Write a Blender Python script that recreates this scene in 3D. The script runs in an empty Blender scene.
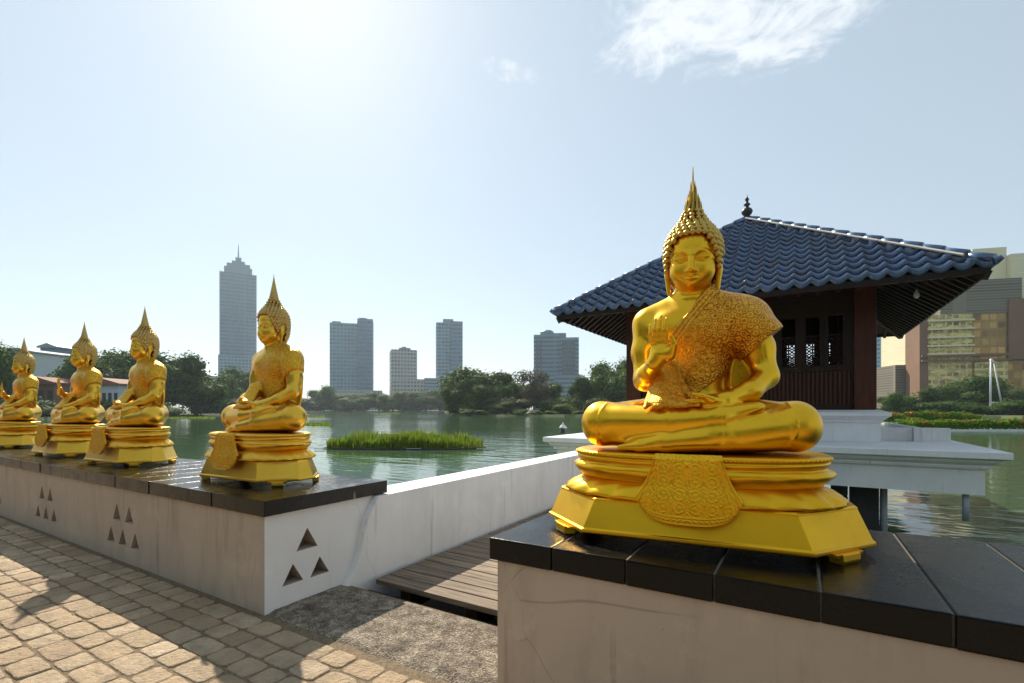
import bpy, bmesh, math, random
import numpy as np
from mathutils import Vector, Matrix, noise as mnoise

rad = math.radians
random.seed(7)
SC = bpy.context.scene
COL = SC.collection

# ------------------------------------------------------------------ camera
F_PX, HORIZON, EYE, YAW = 477.6, 409.0, 1.1, rad(31.1)
cam = bpy.data.cameras.new("camera")
cam_o = bpy.data.objects.new("camera", cam)
COL.objects.link(cam_o)
cam_o.location = (0, 0, EYE)
cam_o.rotation_euler = (rad(90), 0, YAW)
cam.sensor_width = 36.0
cam.lens = 36.0 * F_PX / 1024.0
cam.shift_y = (HORIZON - 341.5) / 1024.0
cam.clip_start, cam.clip_end = 0.05, 20000
SC.camera = cam_o

# ------------------------------------------------------------------ world and sun
SUN_EL, SUN_AZ = rad(43), rad(-54.4)          # azimuth from +Y towards +X
world = bpy.data.worlds.new("World")
SC.world = world
world.use_nodes = True
nt = world.node_tree
nt.nodes.clear()
wo = nt.nodes.new("ShaderNodeOutputWorld")
bg = nt.nodes.new("ShaderNodeBackground")
sky = nt.nodes.new("ShaderNodeTexSky")
sky.sky_type = 'NISHITA'
sky.sun_disc = False
sky.sun_elevation = SUN_EL
sky.sun_rotation = SUN_AZ
sky.air_density = 1.0
sky.dust_density = 0.45
sky.ozone_density = 0.6
bg.inputs[1].default_value = 0.088
# thin cloud: noise over the sky direction, kept to one patch of the sky
tc = nt.nodes.new("ShaderNodeTexCoord")
def wmath(op, a, b=None):
    n = nt.nodes.new("ShaderNodeMath"); n.operation = op
    for i, v in enumerate((a, b)):
        if v is None: continue
        if isinstance(v, (int, float)): n.inputs[i].default_value = v
        else: nt.links.new(v, n.inputs[i])
    return n.outputs[0]
def wsmooth(v, a, b):
    n = nt.nodes.new("ShaderNodeMapRange"); n.interpolation_type = 'SMOOTHSTEP'
    n.inputs[1].default_value = a; n.inputs[2].default_value = b
    nt.links.new(v, n.inputs[0]); return n.outputs[0]
sep = nt.nodes.new("ShaderNodeSeparateXYZ")
nt.links.new(tc.outputs['Generated'], sep.inputs[0])
inv = wmath('DIVIDE', 1.0, wmath('MAXIMUM', sep.outputs[2], 0.05))
cu = wmath('MULTIPLY', sep.outputs[0], inv)
cv = wmath('MULTIPLY', sep.outputs[1], inv)
cmb = nt.nodes.new("ShaderNodeCombineXYZ")
nt.links.new(cu, cmb.inputs[0]); nt.links.new(cv, cmb.inputs[1])
def wnoise(scale, det, dist=0.0, rough=.6):
    n = nt.nodes.new("ShaderNodeTexNoise"); n.inputs['Scale'].default_value = scale
    n.inputs['Detail'].default_value = det; n.inputs['Distortion'].default_value = dist
    n.inputs['Roughness'].default_value = rough
    nt.links.new(cmb.outputs[0], n.inputs['Vector']); return n.outputs[0]
def patch(cx, cy, ang, a, b):
    ca, sa = math.cos(ang), math.sin(ang)
    dx = wmath('SUBTRACT', cu, cx); dy = wmath('SUBTRACT', cv, cy)
    p = wmath('ADD', wmath('MULTIPLY', dx, ca/a), wmath('MULTIPLY', dy, sa/a))
    q = wmath('ADD', wmath('MULTIPLY', dx, -sa/b), wmath('MULTIPLY', dy, ca/b))
    r2 = wmath('ADD', wmath('MULTIPLY', p, p), wmath('MULTIPLY', q, q))
    return wsmooth(r2, 1.0, 0.1)
CLOUDS = []
def px_dir(px, py):
    fx, fy = -math.sin(YAW), math.cos(YAW)
    k = (px-512)/F_PX
    d = Vector((fx + k*math.cos(YAW), fy + k*math.sin(YAW), (HORIZON-py)/F_PX))
    return d.x/d.z, d.y/d.z
c1 = px_dir(735, 12); c1b = px_dir(800, 40); c2 = px_dir(502, 70)
e1 = px_dir(600, 25); e2 = px_dir(900, 5)
ang1 = math.atan2(e2[1]-e1[1], e2[0]-e1[0])
L12 = math.hypot(e2[0]-e1[0], e2[1]-e1[1])
m1 = patch(c1[0], c1[1], ang1, .66*L12, .36)
m2 = patch(c2[0], c2[1], ang1+.5, .16, .08)
mask = wmath('MAXIMUM', m1, wmath('MULTIPLY', m2, .8))
n1 = wnoise(4.6, 10, .9, .62); n2 = wnoise(16, 6, .5, .65)
dens = wmath('ADD', mask, wmath('ADD', wmath('MULTIPLY', wmath('SUBTRACT', n1, .5), 3.0), wmath('MULTIPLY', wmath('SUBTRACT', n2, .5), 1.1)))
cl = wmath('MULTIPLY', wmath('MULTIPLY', wsmooth(dens, .45, 1.35), wsmooth(mask, 0, .4)), .72)
mixc = nt.nodes.new("ShaderNodeMix"); mixc.data_type = 'RGBA'
nt.links.new(cl, mixc.inputs[0])
veil = nt.nodes.new("ShaderNodeMix"); veil.data_type = 'RGBA'
veil.inputs[0].default_value = .50; veil.inputs[7].default_value = (5.4, 6.35, 6.6, 1)      # thin milky overcast
nt.links.new(sky.outputs[0], veil.inputs[6])
nt.links.new(veil.outputs[2], mixc.inputs[6])
mixc.inputs[7].default_value = (8.2, 8.4, 8.6, 1)
nt.links.new(mixc.outputs[2], bg.inputs[0])
nt.links.new(bg.outputs[0], wo.inputs[0])

sl = bpy.data.lights.new("sun", 'SUN')
sl.energy = 5.0
sl.angle = rad(0.5)
sl.color = (1.0, .90, .76)
sun_o = bpy.data.objects.new("sun", sl)
COL.objects.link(sun_o)
to_sun = Vector((math.sin(SUN_AZ)*math.cos(SUN_EL), math.cos(SUN_AZ)*math.cos(SUN_EL), math.sin(SUN_EL)))
sun_o.rotation_euler = to_sun.to_track_quat('Z', 'Y').to_euler()
sun_o.location = to_sun*60

SC.view_settings.view_transform = 'Standard'
SC.view_settings.look = 'None'
SC.view_settings.gamma = 1
SC.view_settings.use_curve_mapping = False
SC.view_settings.exposure = 0.58
SC.render.engine = 'CYCLES'
SC.cycles.max_bounces = 8
SC.cycles.caustics_reflective = False
SC.cycles.caustics_refractive = False
SC.cycles.use_denoising = True
SC.cycles.sample_clamp_indirect = 6
SC.cycles.volume_bounces = 0

# ------------------------------------------------------------------ helpers
FWD = Vector((-math.sin(YAW), math.cos(YAW), 0))
RGT = Vector((math.cos(YAW), math.sin(YAW), 0))
def at(px, depth, z=0.0):
    """point at a given distance ahead of the camera, seen in column px"""
    p = FWD*depth + RGT*(depth*(px-512)/F_PX)
    return Vector((p.x, p.y, z))
def hz(py, depth):
    return EYE + (HORIZON-py)*depth/F_PX

def tag(o, label=None, cat=None, group=None, kind=None):
    if label: o['label'] = label
    if cat: o['category'] = cat
    if group: o['group'] = group
    if kind: o['kind'] = kind
    return o
def empty(name, loc=(0, 0, 0), rz=0.0, label=None, cat=None, group=None):
    o = bpy.data.objects.new(name, None)
    o.empty_display_size = .2
    COL.objects.link(o)
    o.location = loc
    o.rotation_euler = (0, 0, rz)
    return tag(o, label, cat, group)
def link(name, me, mats, parent=None, smooth=False):
    for m in (mats if isinstance(mats, (list, tuple)) else [mats]):
        me.materials.append(m)
    if smooth:
        me.polygons.foreach_set('use_smooth', [True]*len(me.polygons))
    o = bpy.data.objects.new(name, me)
    COL.objects.link(o)
    if parent: o.parent = parent
    return o
def copy_tree(o, parent=None):
    c = o.copy()
    COL.objects.link(c)
    if parent: c.parent = parent
    for ch in list(o.children):
        copy_tree(ch, c)
    return c

class MB:
    """collects faces, then links them as one mesh"""
    def __init__(s): s.v = []; s.f = []; s.mi = []; s.cur = 0
    def add(s, vs, fs):
        b = len(s.v); s.v += [tuple(v) for v in vs]
        for f in fs:
            s.f.append(tuple(b+i for i in f)); s.mi.append(s.cur)
    def box(s, x0, x1, y0, y1, z0, z1, M=None):
        vs = [Vector((x, y, z)) for z in (z0, z1) for y in (y0, y1) for x in (x0, x1)]
        if M: vs = [M @ v for v in vs]
        s.add(vs, [(0,2,3,1), (4,5,7,6), (0,1,5,4), (2,6,7,3), (0,4,6,2), (1,3,7,5)])
    def cbox(s, c, sx, sy, sz, rz=0, M=None):
        T = Matrix.Translation(c) @ Matrix.Rotation(rz, 4, 'Z')
        s.box(-sx/2, sx/2, -sy/2, sy/2, 0, sz, T)
    def bar(s, a, b, r0, r1=None, n=8, caps=True):
        a, b = Vector(a), Vector(b); r1 = r0 if r1 is None else r1
        q = (b-a).to_track_quat('Z', 'Y')
        vs = []
        for p, r in ((a, r0), (b, r1)):
            for i in range(n):
                t = 2*math.pi*i/n
                vs.append(p + q @ Vector((r*math.cos(t), r*math.sin(t), 0)))
        fs = [(i, (i+1) % n, n+(i+1) % n, n+i) for i in range(n)]
        if caps: fs += [tuple(range(n-1, -1, -1)), tuple(range(n, 2*n))]
        s.add(vs, fs)
    def beam(s, a, b, w, h):
        a, b = Vector(a), Vector(b); d = (b-a).normalized()
        sd = d.cross(Vector((0, 0, 1))).normalized()*w/2; up = sd.cross(d).normalized()*h/2
        vs = []
        for p in (a, b):
            vs += [p-sd-up, p+sd-up, p+sd+up, p-sd+up]
        s.add(vs, [(0,1,2,3), (7,6,5,4), (0,4,5,1), (1,5,6,2), (2,6,7,3), (3,7,4,0)])
    def rings(s, rings, close=True, cap0=True, cap1=True):
        n = len(rings[0]); vs = [p for r in rings for p in r]; fs = []
        for k in range(len(rings)-1):
            for i in range(n if close else n-1):
                j = (i+1) % n
                fs.append((k*n+i, k*n+j, (k+1)*n+j, (k+1)*n+i))
        if cap0: fs.append(tuple(range(n-1, -1, -1)))
        if cap1: fs.append(tuple(range((len(rings)-1)*n, len(rings)*n)))
        s.add(vs, fs)
    def lathe(s, prof, c=(0, 0, 0), n=16):
        s.rings([[(c[0]+r*math.cos(2*math.pi*i/n), c[1]+r*math.sin(2*math.pi*i/n), c[2]+z) for i in range(n)] for r, z in prof])
    def prism(s, poly, y0, y1, M=None):
        """polygon in xz extruded along y"""
        n = len(poly)
        vs = [Vector((x, y0, z)) for x, z in poly] + [Vector((x, y1, z)) for x, z in poly]
        if M: vs = [M @ v for v in vs]
        fs = [tuple(range(n)), tuple(range(2*n-1, n-1, -1))]
        fs += [(i, n+i, n+(i+1) % n, (i+1) % n) for i in range(n)]
        s.add(vs, fs)
    def build(s, name, mats, parent=None, smooth=False, bevel=0.0):
        me = bpy.data.meshes.new(name)
        me.from_pydata(s.v, [], s.f)
        if s.cur or any(s.mi): me.polygons.foreach_set('material_index', s.mi)
        me.update()
        if bevel:
            bm = bmesh.new(); bm.from_mesh(me)
            bmesh.ops.recalc_face_normals(bm, faces=bm.faces)
            es = [e for e in bm.edges if len(e.link_faces) == 2 and e.calc_face_angle(0) > .4]
            bmesh.ops.bevel(bm, geom=es, offset=bevel, segments=2, affect='EDGES', profile=.6)
            bm.to_mesh(me); bm.free()
        else:
            bm = bmesh.new(); bm.from_mesh(me)
            bmesh.ops.recalc_face_normals(bm, faces=bm.faces)
            bm.to_mesh(me); bm.free()
        return link(name, me, mats, parent, smooth)

# ------------------------------------------------------------------ materials
class NT:
    def __init__(s, name):
        s.m = bpy.data.materials.new(name); s.m.use_nodes = True
        s.t = s.m.node_tree; s.b = s.t.nodes['Principled BSDF']
        s.out = s.t.nodes['Material Output']
        s.tc = s.t.nodes.new('ShaderNodeTexCoord')
    def set(s, **k):
        for a, v in k.items():
            i = s.b.inputs[a.replace('_', ' ')]
            if hasattr(v, 'default_value') or isinstance(v, bpy.types.NodeSocket): s.t.links.new(v, i)
            else: i.default_value = (*v, 1) if isinstance(v, tuple) and len(v) == 3 else v
        return s
    def n(s, kind, **k):
        n = s.t.nodes.new('ShaderNode'+kind)
        for a, v in k.items(): setattr(n, a, v)
        return n
    def put(s, sock, v):
        if isinstance(v, bpy.types.NodeSocket): s.t.links.new(v, sock)
        elif v is not None: sock.default_value = (*v, 1) if isinstance(v, tuple) and len(v) == 3 and sock.type == 'RGBA' else v
    def obj(s, scale=(1, 1, 1), rot=(0, 0, 0), which='Object'):
        m = s.n('Mapping'); m.inputs['Scale'].default_value = scale; m.inputs['Rotation'].default_value = rot
        s.t.links.new(s.tc.outputs[which], m.inputs[0]); return m.outputs[0]
    def pos(s, scale=(1, 1, 1), rot=(0, 0, 0)):
        g = s.n('NewGeometry'); m = s.n('Mapping'); m.inputs['Scale'].default_value = scale; m.inputs['Rotation'].default_value = rot
        s.t.links.new(g.outputs['Position'], m.inputs[0]); return m.outputs[0]
    def noise(s, vec, scale, detail=4, rough=.55, dist=0):
        n = s.n('TexNoise'); s.put(n.inputs['Vector'], vec)
        n.inputs['Scale'].default_value = scale; n.inputs['Detail'].default_value = detail
        n.inputs['Roughness'].default_value = rough; n.inputs['Distortion'].default_value = dist
        return n.outputs[0]
    def voro(s, vec, scale, feature='F1', out=0):
        n = s.n('TexVoronoi', feature=feature); s.put(n.inputs['Vector'], vec); n.inputs['Scale'].default_value = scale
        return n.outputs[out]
    def ramp(s, fac, stops):
        r = s.n('ValToRGB'); s.put(r.inputs[0], fac)
        e = r.color_ramp.elements
        while len(e) < len(stops): e.new(.5)
        for i, (p, c) in enumerate(stops):
            e[i].position = p; e[i].color = (*c, 1) if len(c) == 3 else c
        return r.outputs[0]
    def mix(s, fac, a, b, mode='MIX'):
        m = s.n('Mix', data_type='RGBA', blend_type=mode)
        s.put(m.inputs[0], fac); s.put(m.inputs[6], a); s.put(m.inputs[7], b); return m.outputs[2]
    def math(s, op, a, b=None, c=None):
        m = s.n('Math', operation=op)
        for i, v in enumerate((a, b, c)):
            if v is not None: s.put(m.inputs[i], v)
        return m.outputs[0]
    def mr(s, v, a, b, c=0.0, d=1.0, smooth=False):
        m = s.n('MapRange')
        if smooth: m.interpolation_type = 'SMOOTHSTEP'
        s.put(m.inputs[0], v)
        for i, q in enumerate((a, b, c, d)): m.inputs[i+1].default_value = q
        return m.outputs[0]
    def bump(s, h, strength=.3, dist=.01, normal=None):
        b = s.n('Bump'); b.inputs['Strength'].default_value = strength; b.inputs['Distance'].default_value = dist
        s.put(b.inputs['Height'], h)
        if normal is not None: s.put(b.inputs['Normal'], normal)
        s.t.links.new(b.outputs[0], s.b.inputs['Normal']); return b.outputs[0]
    def sep(s, v):
        n = s.n('SeparateXYZ'); s.put(n.inputs[0], v); return n.outputs
    def island(s):
        return s.n('NewGeometry').outputs['Random Per Island']
    def objrand(s):
        return s.n('ObjectInfo').outputs['Random']

def simple(name, col, rough=.6, metal=0.0, nscale=0, namp=.15, bump=0, bscale=60, spec=.5):
    k = NT(name)
    v = k.obj()
    c = col
    if nscale:
        f = k.noise(v, nscale, 6, .6)
        c = k.mix(f, tuple(x*(1-namp) for x in col), tuple(min(1, x*(1+namp)) for x in col))
    k.set(Base_Color=c, Roughness=rough, Metallic=metal)
    k.b.inputs['Specular IOR Level'].default_value = spec
    if bump: k.bump(k.noise(v, bscale, 5), bump, .005)
    return k.m

HAZE = .00022
M = {}
def gold(name, col, rough, streak=.12):
    k = NT(name); v = k.obj()
    n = k.noise(v, 5, 5, .6); n2 = k.noise(v, 90, 3)
    c = k.mix(k.mr(n, .35, .7), tuple(x*(1-streak) for x in col), col)
    dull = k.mr(k.noise(v, 2.3, 6, .65), .50, .68)
    c = k.mix(k.math('MULTIPLY', dull, .30), c, tuple(x*y for x, y in zip(col, (.74, .66, .6))))
    k.set(Base_Color=c, Metallic=1.0, Roughness=k.math('ADD', k.mr(n, .3, .75, rough-.06, rough+.05), k.math('MULTIPLY', dull, .12)))
    k.bump(k.math('ADD', k.math('MULTIPLY', n2, .35), k.noise(v, 14, 3)), .10, .004)
    return k.m
M['gold'] = gold('gold_paint', (.92, .515, .028), .31)
M['gold_base'] = gold('gold_paint_pedestal', (.91, .50, .022), .35)
M['gold_hair'] = gold('gold_curls', (.62, .40, .09), .36)
M['gold_pale'] = gold('gold_pale', (.88, .52, .06), .34)  # paler copy of the gold: sunlit edges and haze put into the colour
M['gold_pale_hair'] = gold('gold_pale_hair', (.60, .40, .13), .42)
def brocade(name, c0, c1, c2):
    k = NT(name)
    v = k.obj((1, .55, 1), (0, rad(42), 0))
    cell = k.n('TexVoronoi', feature='F1'); k.put(cell.inputs['Vector'], v); cell.inputs['Scale'].default_value = 36; cell.inputs['Randomness'].default_value = .35
    d = cell.outputs['Distance']
    petals = k.math('SINE', k.math('MULTIPLY', d, 21))
    o = k.sep(k.obj())
    fine = k.noise(k.obj(), 170, 3, .75); mid = k.noise(k.obj(), 60, 3, .6)
    vfine = k.voro(k.obj(), 130, 'F1')
    # distance from the upper hem, in the cloth's own frame
    hem = k.math('SUBTRACT', k.math('MULTIPLY', k.math('SUBTRACT', o[0], .045), .811), k.math('MULTIPLY', k.math('SUBTRACT', o[2], .94), .584))
    border = k.math('MULTIPLY', k.mr(hem, .044, .040), k.mr(hem, -.01, .0))
    stripe = k.math('SINE', k.math('MULTIPLY', hem, 420))
    side_ = k.mr(o[0], -.03, .10, .25, 1.0, True)
    med = k.math('MULTIPLY', petals, side_)
    fold = k.noise(k.obj((1, .3, 1), (0, rad(-40), 0)), 9, 4, .6)
    h = k.math('ADD', k.math('MULTIPLY', med, .9), k.math('ADD', k.math('MULTIPLY', fine, 1.2), k.math('MULTIPLY', vfine, 1.2)))
    h = k.math('ADD', h, k.math('MULTIPLY', k.math('MULTIPLY', stripe, border), .7))
    h = k.math('ADD', h, k.math('MULTIPLY', fold, 2.5))
    f = k.math('ADD', k.math('MULTIPLY', med, .14), k.math('ADD', k.math('MULTIPLY', mid, .5), k.math('MULTIPLY', fine, .6)))
    f = k.math('ADD', f, k.math('MULTIPLY', k.math('MULTIPLY', stripe, border), .10))
    c = k.ramp(k.mr(f, .30, .82), [(0, c0), (.5, c1), (1, c2)])
    k.set(Base_Color=c, Metallic=.92, Roughness=k.mr(fine, .3, .7, .28, .46))
    k.bump(h, .42, .004)
    return k.m
M['brocade'] = brocade('gold_brocade', (.30, .085, .012), (.72, .32, .022), (.92, .56, .06))
M['brocade_pale'] = brocade('gold_brocade_pale', (.48, .22, .018), (.74, .40, .03), (.88, .56, .07))
def wall_mat(name, col, stain, crack=.45):
    k = NT(name); v = k.pos()
    a = k.noise(v, 2.2, 6, .6); b = k.noise(k.pos((4, 4, .8)), 1.3, 6, .65); g = k.noise(v, 40, 4)
    c = k.mix(k.mr(a, .35, .75), col, tuple(x*.86 for x in col))
    c = k.mix(k.math('MULTIPLY', k.mr(b, .50, .78), .6), c, stain)
    drip = k.noise(k.pos((16, 16, .9)), 1.0, 5, .6); c = k.mix(k.mr(drip, .60, .72, 0, .5), c, tuple(x*.62 for x in stain))
    pale = k.noise(k.pos(), 3.1, 7, .7); c = k.mix(k.mr(pale, .56, .66, 0, .45), c, tuple(min(.85, x*1.22) for x in col))
    ck = k.n('TexVoronoi', feature='DISTANCE_TO_EDGE'); k.put(ck.inputs['Vector'], k.mix(.12, v, k.n('TexNoise').outputs[1])); ck.inputs['Scale'].default_value = 1.35
    c = k.mix(k.math('MULTIPLY', k.mr(ck.outputs[0], .0, .0028, crack, 0), k.mr(k.noise(v, 1.7, 3), .54, .62)), c, tuple(x*.4 for x in stain))
    sp = k.voro(v, 9, 'F1'); c = k.mix(k.mr(sp, .0, .035, .6, 0), c, (.12, .09, .07))
    k.set(Base_Color=c, Roughness=.85)
    k.bump(k.math('ADD', g, k.math('MULTIPLY', a, 2)), .25, .004)
    return k.m
M['plinth_wall'] = wall_mat('weathered_render', (.50, .40, .315), (.28, .21, .16))
M['white_wall'] = wall_mat('white_render', (.80, .79, .77), (.62, .60, .57), .3)
M['white_trim'] = wall_mat('white_paint', (.80, .80, .81), (.66, .66, .66), 0)
def coping_mat():
    k = NT('black_coping'); v = k.pos()
    a = k.noise(v, 7, 8, .65); g = k.noise(v, 70, 5, .7); r = k.objrand()
    c = k.ramp(k.math('ADD', k.math('MULTIPLY', a, .75), k.math('MULTIPLY', g, .25)), [(.32, (.002, .002, .0024)), (.55, (.004, .0044, .005)), (.80, (.012, .013, .014))])
    w = k.voro(k.pos((1, 1.6, .2)), 2.6, 'F1')
    c = k.mix(k.mr(k.math('ADD', w, k.math('MULTIPLY', a, .05)), .085, .10, .7, 0, True), c, (.22, .23, .24))
    c = k.mix(k.math('MULTIPLY', k.mr(k.noise(v, 3, 6, .7), .60, .78), .3), c, (.045, .047, .05))
    k.set(Base_Color=c, Roughness=k.mr(k.math('ADD', a, k.math('MULTIPLY', g, .3)), .42, .80, .07, .32)); k.b.inputs['Specular IOR Level'].default_value = .22
    k.bump(k.math('ADD', g, k.math('MULTIPLY', a, 1.5)), .28, .004)
    return k.m
M['coping'] = coping_mat()
M['mortar'] = simple('pale_mortar', (.13, .115, .09), .9, nscale=30, namp=.5)
def paver_mat():
    k = NT('sandstone_pavers'); v = k.pos()
    r = k.island(); a = k.noise(v, 9, 6, .65); g = k.noise(v, 80, 4, .7)
    c = k.ramp(r, [(0, (.35, .24, .14)), (.35, (.49, .36, .22)), (.7, (.42, .31, .19)), (1, (.58, .45, .30))])
    c = k.mix(k.mr(a, .42, .8), c, (.27, .20, .13))
    c = k.mix(k.mr(g, .55, .85, 0, .5), c, (.20, .15, .10))
    k.set(Base_Color=c, Roughness=.82)
    pit = k.voro(v, 55, 'F1'); hewn = k.noise(v, 26, 6, .7, .8)
    c = k.mix(k.mr(hewn, .54, .72, 0, .45), c, (.24, .17, .105))
    c = k.mix(k.mr(k.noise(v, 1.3, 6, .7), .52, .68, 0, .35), c, (.20, .145, .09))
    k.set(Base_Color=c)
    k.bump(k.math('ADD', k.math('ADD', k.math('MULTIPLY', a, 2.2), g), k.math('ADD', k.math('MULTIPLY', hewn, 1.8), k.math('MULTIPLY', pit, .6))), .8, .011)
    return k.m
M['paver'] = paver_mat()
k = NT('joint_sand'); v = k.pos(); g = k.noise(v, 60, 6, .7)
k.set(Base_Color=k.ramp(g, [(.3, (.09, .062, .036)), (.7, (.27, .20, .12))]), Roughness=.95); k.bump(g, .9, .012); M['sand'] = k.m
k = NT('pebble_concrete'); v = k.pos(); g = k.voro(v, 110, 'F1'); a = k.noise(v, 11, 8, .75); s2 = k.noise(v, 105, 4, .8)
c = k.ramp(k.math('ADD', k.math('MULTIPLY', a, .5), k.math('MULTIPLY', s2, .5)), [(.40, (.05, .038, .027)), (.49, (.19, .15, .105)), (.60, (.52, .44, .34))])
k.set(Base_Color=c, Roughness=.9); k.bump(k.math('ADD', g, s2), .9, .012); M['pebble'] = k.m
def wood_mat(name, c0, c1, rough=.75, along=(1.2, 22, 22)):
    k = NT(name); v = k.obj(along)
    a = k.noise(v, 2.2, 6, .6, .6); r = k.objrand(); q = k.noise(k.obj(), 3, 4)
    c = k.mix(k.mr(a, .3, .72), c0, c1)
    c = k.mix(k.math('MULTIPLY', r, .35), c, tuple(x*.5 for x in c0))
    c = k.mix(k.mr(q, .5, .8, 0, .4), c, tuple(x*.6 for x in c0))
    k.set(Base_Color=c, Roughness=rough); k.bump(a, .5, .004); k.b.inputs['Specular IOR Level'].default_value = .25
    return k.m
M['deck_wood'] = wood_mat('weathered_deck_wood', (.11, .08, .055), (.40, .305, .215))
M['dark_wood'] = wood_mat('dark_stained_wood', (.012, .006, .004), (.034, .015, .009), .5, (16, 16, 1.2))
M['red_wood'] = wood_mat('red_brown_wood', (.045, .014, .008), (.12, .036, .018), .45, (16, 16, 1.0))
M['rafter_wood'] = wood_mat('rafter_wood', (.014, .008, .006), (.045, .022, .014), .6, (3, 3, 3))
M['gap_shade'] = simple('painted_gap_shade', (.012, .010, .009), .9)  # near-black that stands for shade in the walkway gap
def tile_mat():
    k = NT('blue_glazed_tile'); v = k.pos(); a = k.noise(v, 3, 5, .6); g = k.noise(v, 35, 4, .6)
    c = k.mix(k.mr(a, .3, .75), (.024, .080, .20), (.050, .145, .31))
    c = k.mix(k.mr(g, .55, .8, 0, .35), c, (.06, .10, .17))
    sp = k.sep(k.obj()); cv = k.n('CombineXYZ')
    k.put(cv.inputs[0], k.math('FLOOR', k.math('DIVIDE', sp[0], .224))); k.put(cv.inputs[1], k.math('FLOOR', k.math('DIVIDE', sp[1], .191)))
    wn = k.n('TexWhiteNoise'); k.put(wn.inputs['Vector'], cv.outputs[0])
    c = k.mix(k.mr(wn.outputs[0], .0, 1.0, .0, .55), c, (.014, .04, .095))
    c = k.mix(k.mr(k.noise(k.pos((1, 1, 1)), 1.1, 6, .7), .55, .75, 0, .5), c, (.06, .075, .085))
    k.set(Base_Color=c, Roughness=k.mr(g, .3, .8, .16, .36)); k.b.inputs['Specular IOR Level'].default_value = .8; k.b.inputs['Coat Weight'].default_value = .9; k.b.inputs['Coat Roughness'].default_value = .10
    k.bump(g, .15, .004); return k.m
M['tile'] = tile_mat()
M['ridge_lime'] = simple('pale_lime_mortar', (.62, .58, .50), .9, nscale=20, namp=.3)
M['dark_metal'] = simple('dark_metal', (.05, .055, .06), .45, .6)
M['white_metal'] = simple('white_painted_metal', (.74, .76, .78), .45, 0, 6, .08)
M['grey_pipe'] = simple('grey_pipe', (.32, .36, .40), .5)
M['concrete'] = simple('bare_concrete', (.30, .29, .27), .9, nscale=3, namp=.25, bump=.3)
M['dark_pier'] = simple('dark_concrete', (.035, .035, .034), .85, nscale=4, namp=.4)  # plain dark concrete tone, varied by noise
def water_mat():
    k = NT('lake_water')
    v = k.pos((1, 1, 1), (0, 0, -YAW))
    w1 = k.noise(k.pos((.9, 2.4, 1), (0, 0, -YAW)), 1.1, 3, .55, .4)
    w2 = k.noise(k.pos((.25, .8, 1), (0, 0, -YAW)), .9, 3, .5, .3)
    w3 = k.noise(k.pos((.5, 1.0, 1), (0, 0, -YAW)), .05, 2)
    c = k.mix(k.mr(k.noise(k.pos(), .05, 3), .35, .65), (.036, .078, .036), (.050, .100, .044))
    k.set(Base_Color=c, Roughness=.065, IOR=1.42)
    amp = k.mr(w3, .35, .65, .25, 1.0, True)
    k.bump(k.math('MULTIPLY', amp, k.math('ADD', k.math('MULTIPLY', w1, .35), w2)), .55, .16)
    return k.m
M['water'] = water_mat()
def leaf_mat(name, c0, c1, c2):
    k = NT(name); r = k.island(); o = k.objrand()
    a = k.noise(k.pos(), .25, 3)
    c = k.ramp(k.math('ADD', k.math('MULTIPLY', r, .55), k.math('MULTIPLY', a, .45)), [(.2, c0), (.5, c1), (.8, c2)])
    c = k.mix(k.math('MULTIPLY', o, .35), c, tuple(x*.62 for x in c0))
    k.set(Base_Color=c, Roughness=.65); k.b.inputs['Specular IOR Level'].default_value = .18
    tr = k.n('BsdfTranslucent'); k.put(tr.inputs[0], c); mx = k.n('MixShader'); mx.inputs[0].default_value = .38
    k.t.links.new(k.b.outputs[0], mx.inputs[1]); k.t.links.new(tr.outputs[0], mx.inputs[2]); k.t.links.new(mx.outputs[0], k.out.inputs[0])
    return k.m
M['leaf_dark'] = leaf_mat('dark_leaves', (.028, .066, .008), (.054, .112, .012), (.105, .17, .02))
M['leaf_mid'] = leaf_mat('mid_green_leaves', (.04, .092, .009), (.082, .155, .015), (.155, .235, .026))
M['leaf_light'] = leaf_mat('yellow_green_leaves', (.06, .085, .02), (.10, .14, .035), (.16, .20, .055))
M['leaf_bare'] = leaf_mat('brown_green_leaves', (.05, .05, .025), (.075, .07, .035), (.10, .10, .05))
M['reed'] = leaf_mat('reed_green', (.17, .17, .03), (.16, .27, .02), (.30, .40, .045))
M['hedge'] = leaf_mat('hedge_green', (.06, .15, .012), (.12, .26, .018), (.22, .38, .03))
M['flower'] = leaf_mat('orange_flowers', (.55, .10, .03), (.70, .22, .04), (.75, .38, .08))
M['bark'] = simple('bark', (.06, .045, .032), .9, nscale=6, namp=.4)
k = NT('grassy_ground'); a = k.noise(k.pos(), .06, 6, .65); b = k.noise(k.pos(), 1.2, 5)
k.set(Base_Color=k.mix(b, k.ramp(a, [(.35, (.045, .075, .018)), (.6, (.10, .12, .04)), (.75, (.18, .15, .09))]), (.06, .08, .025)), Roughness=.95); M['land'] = k.m
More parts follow.
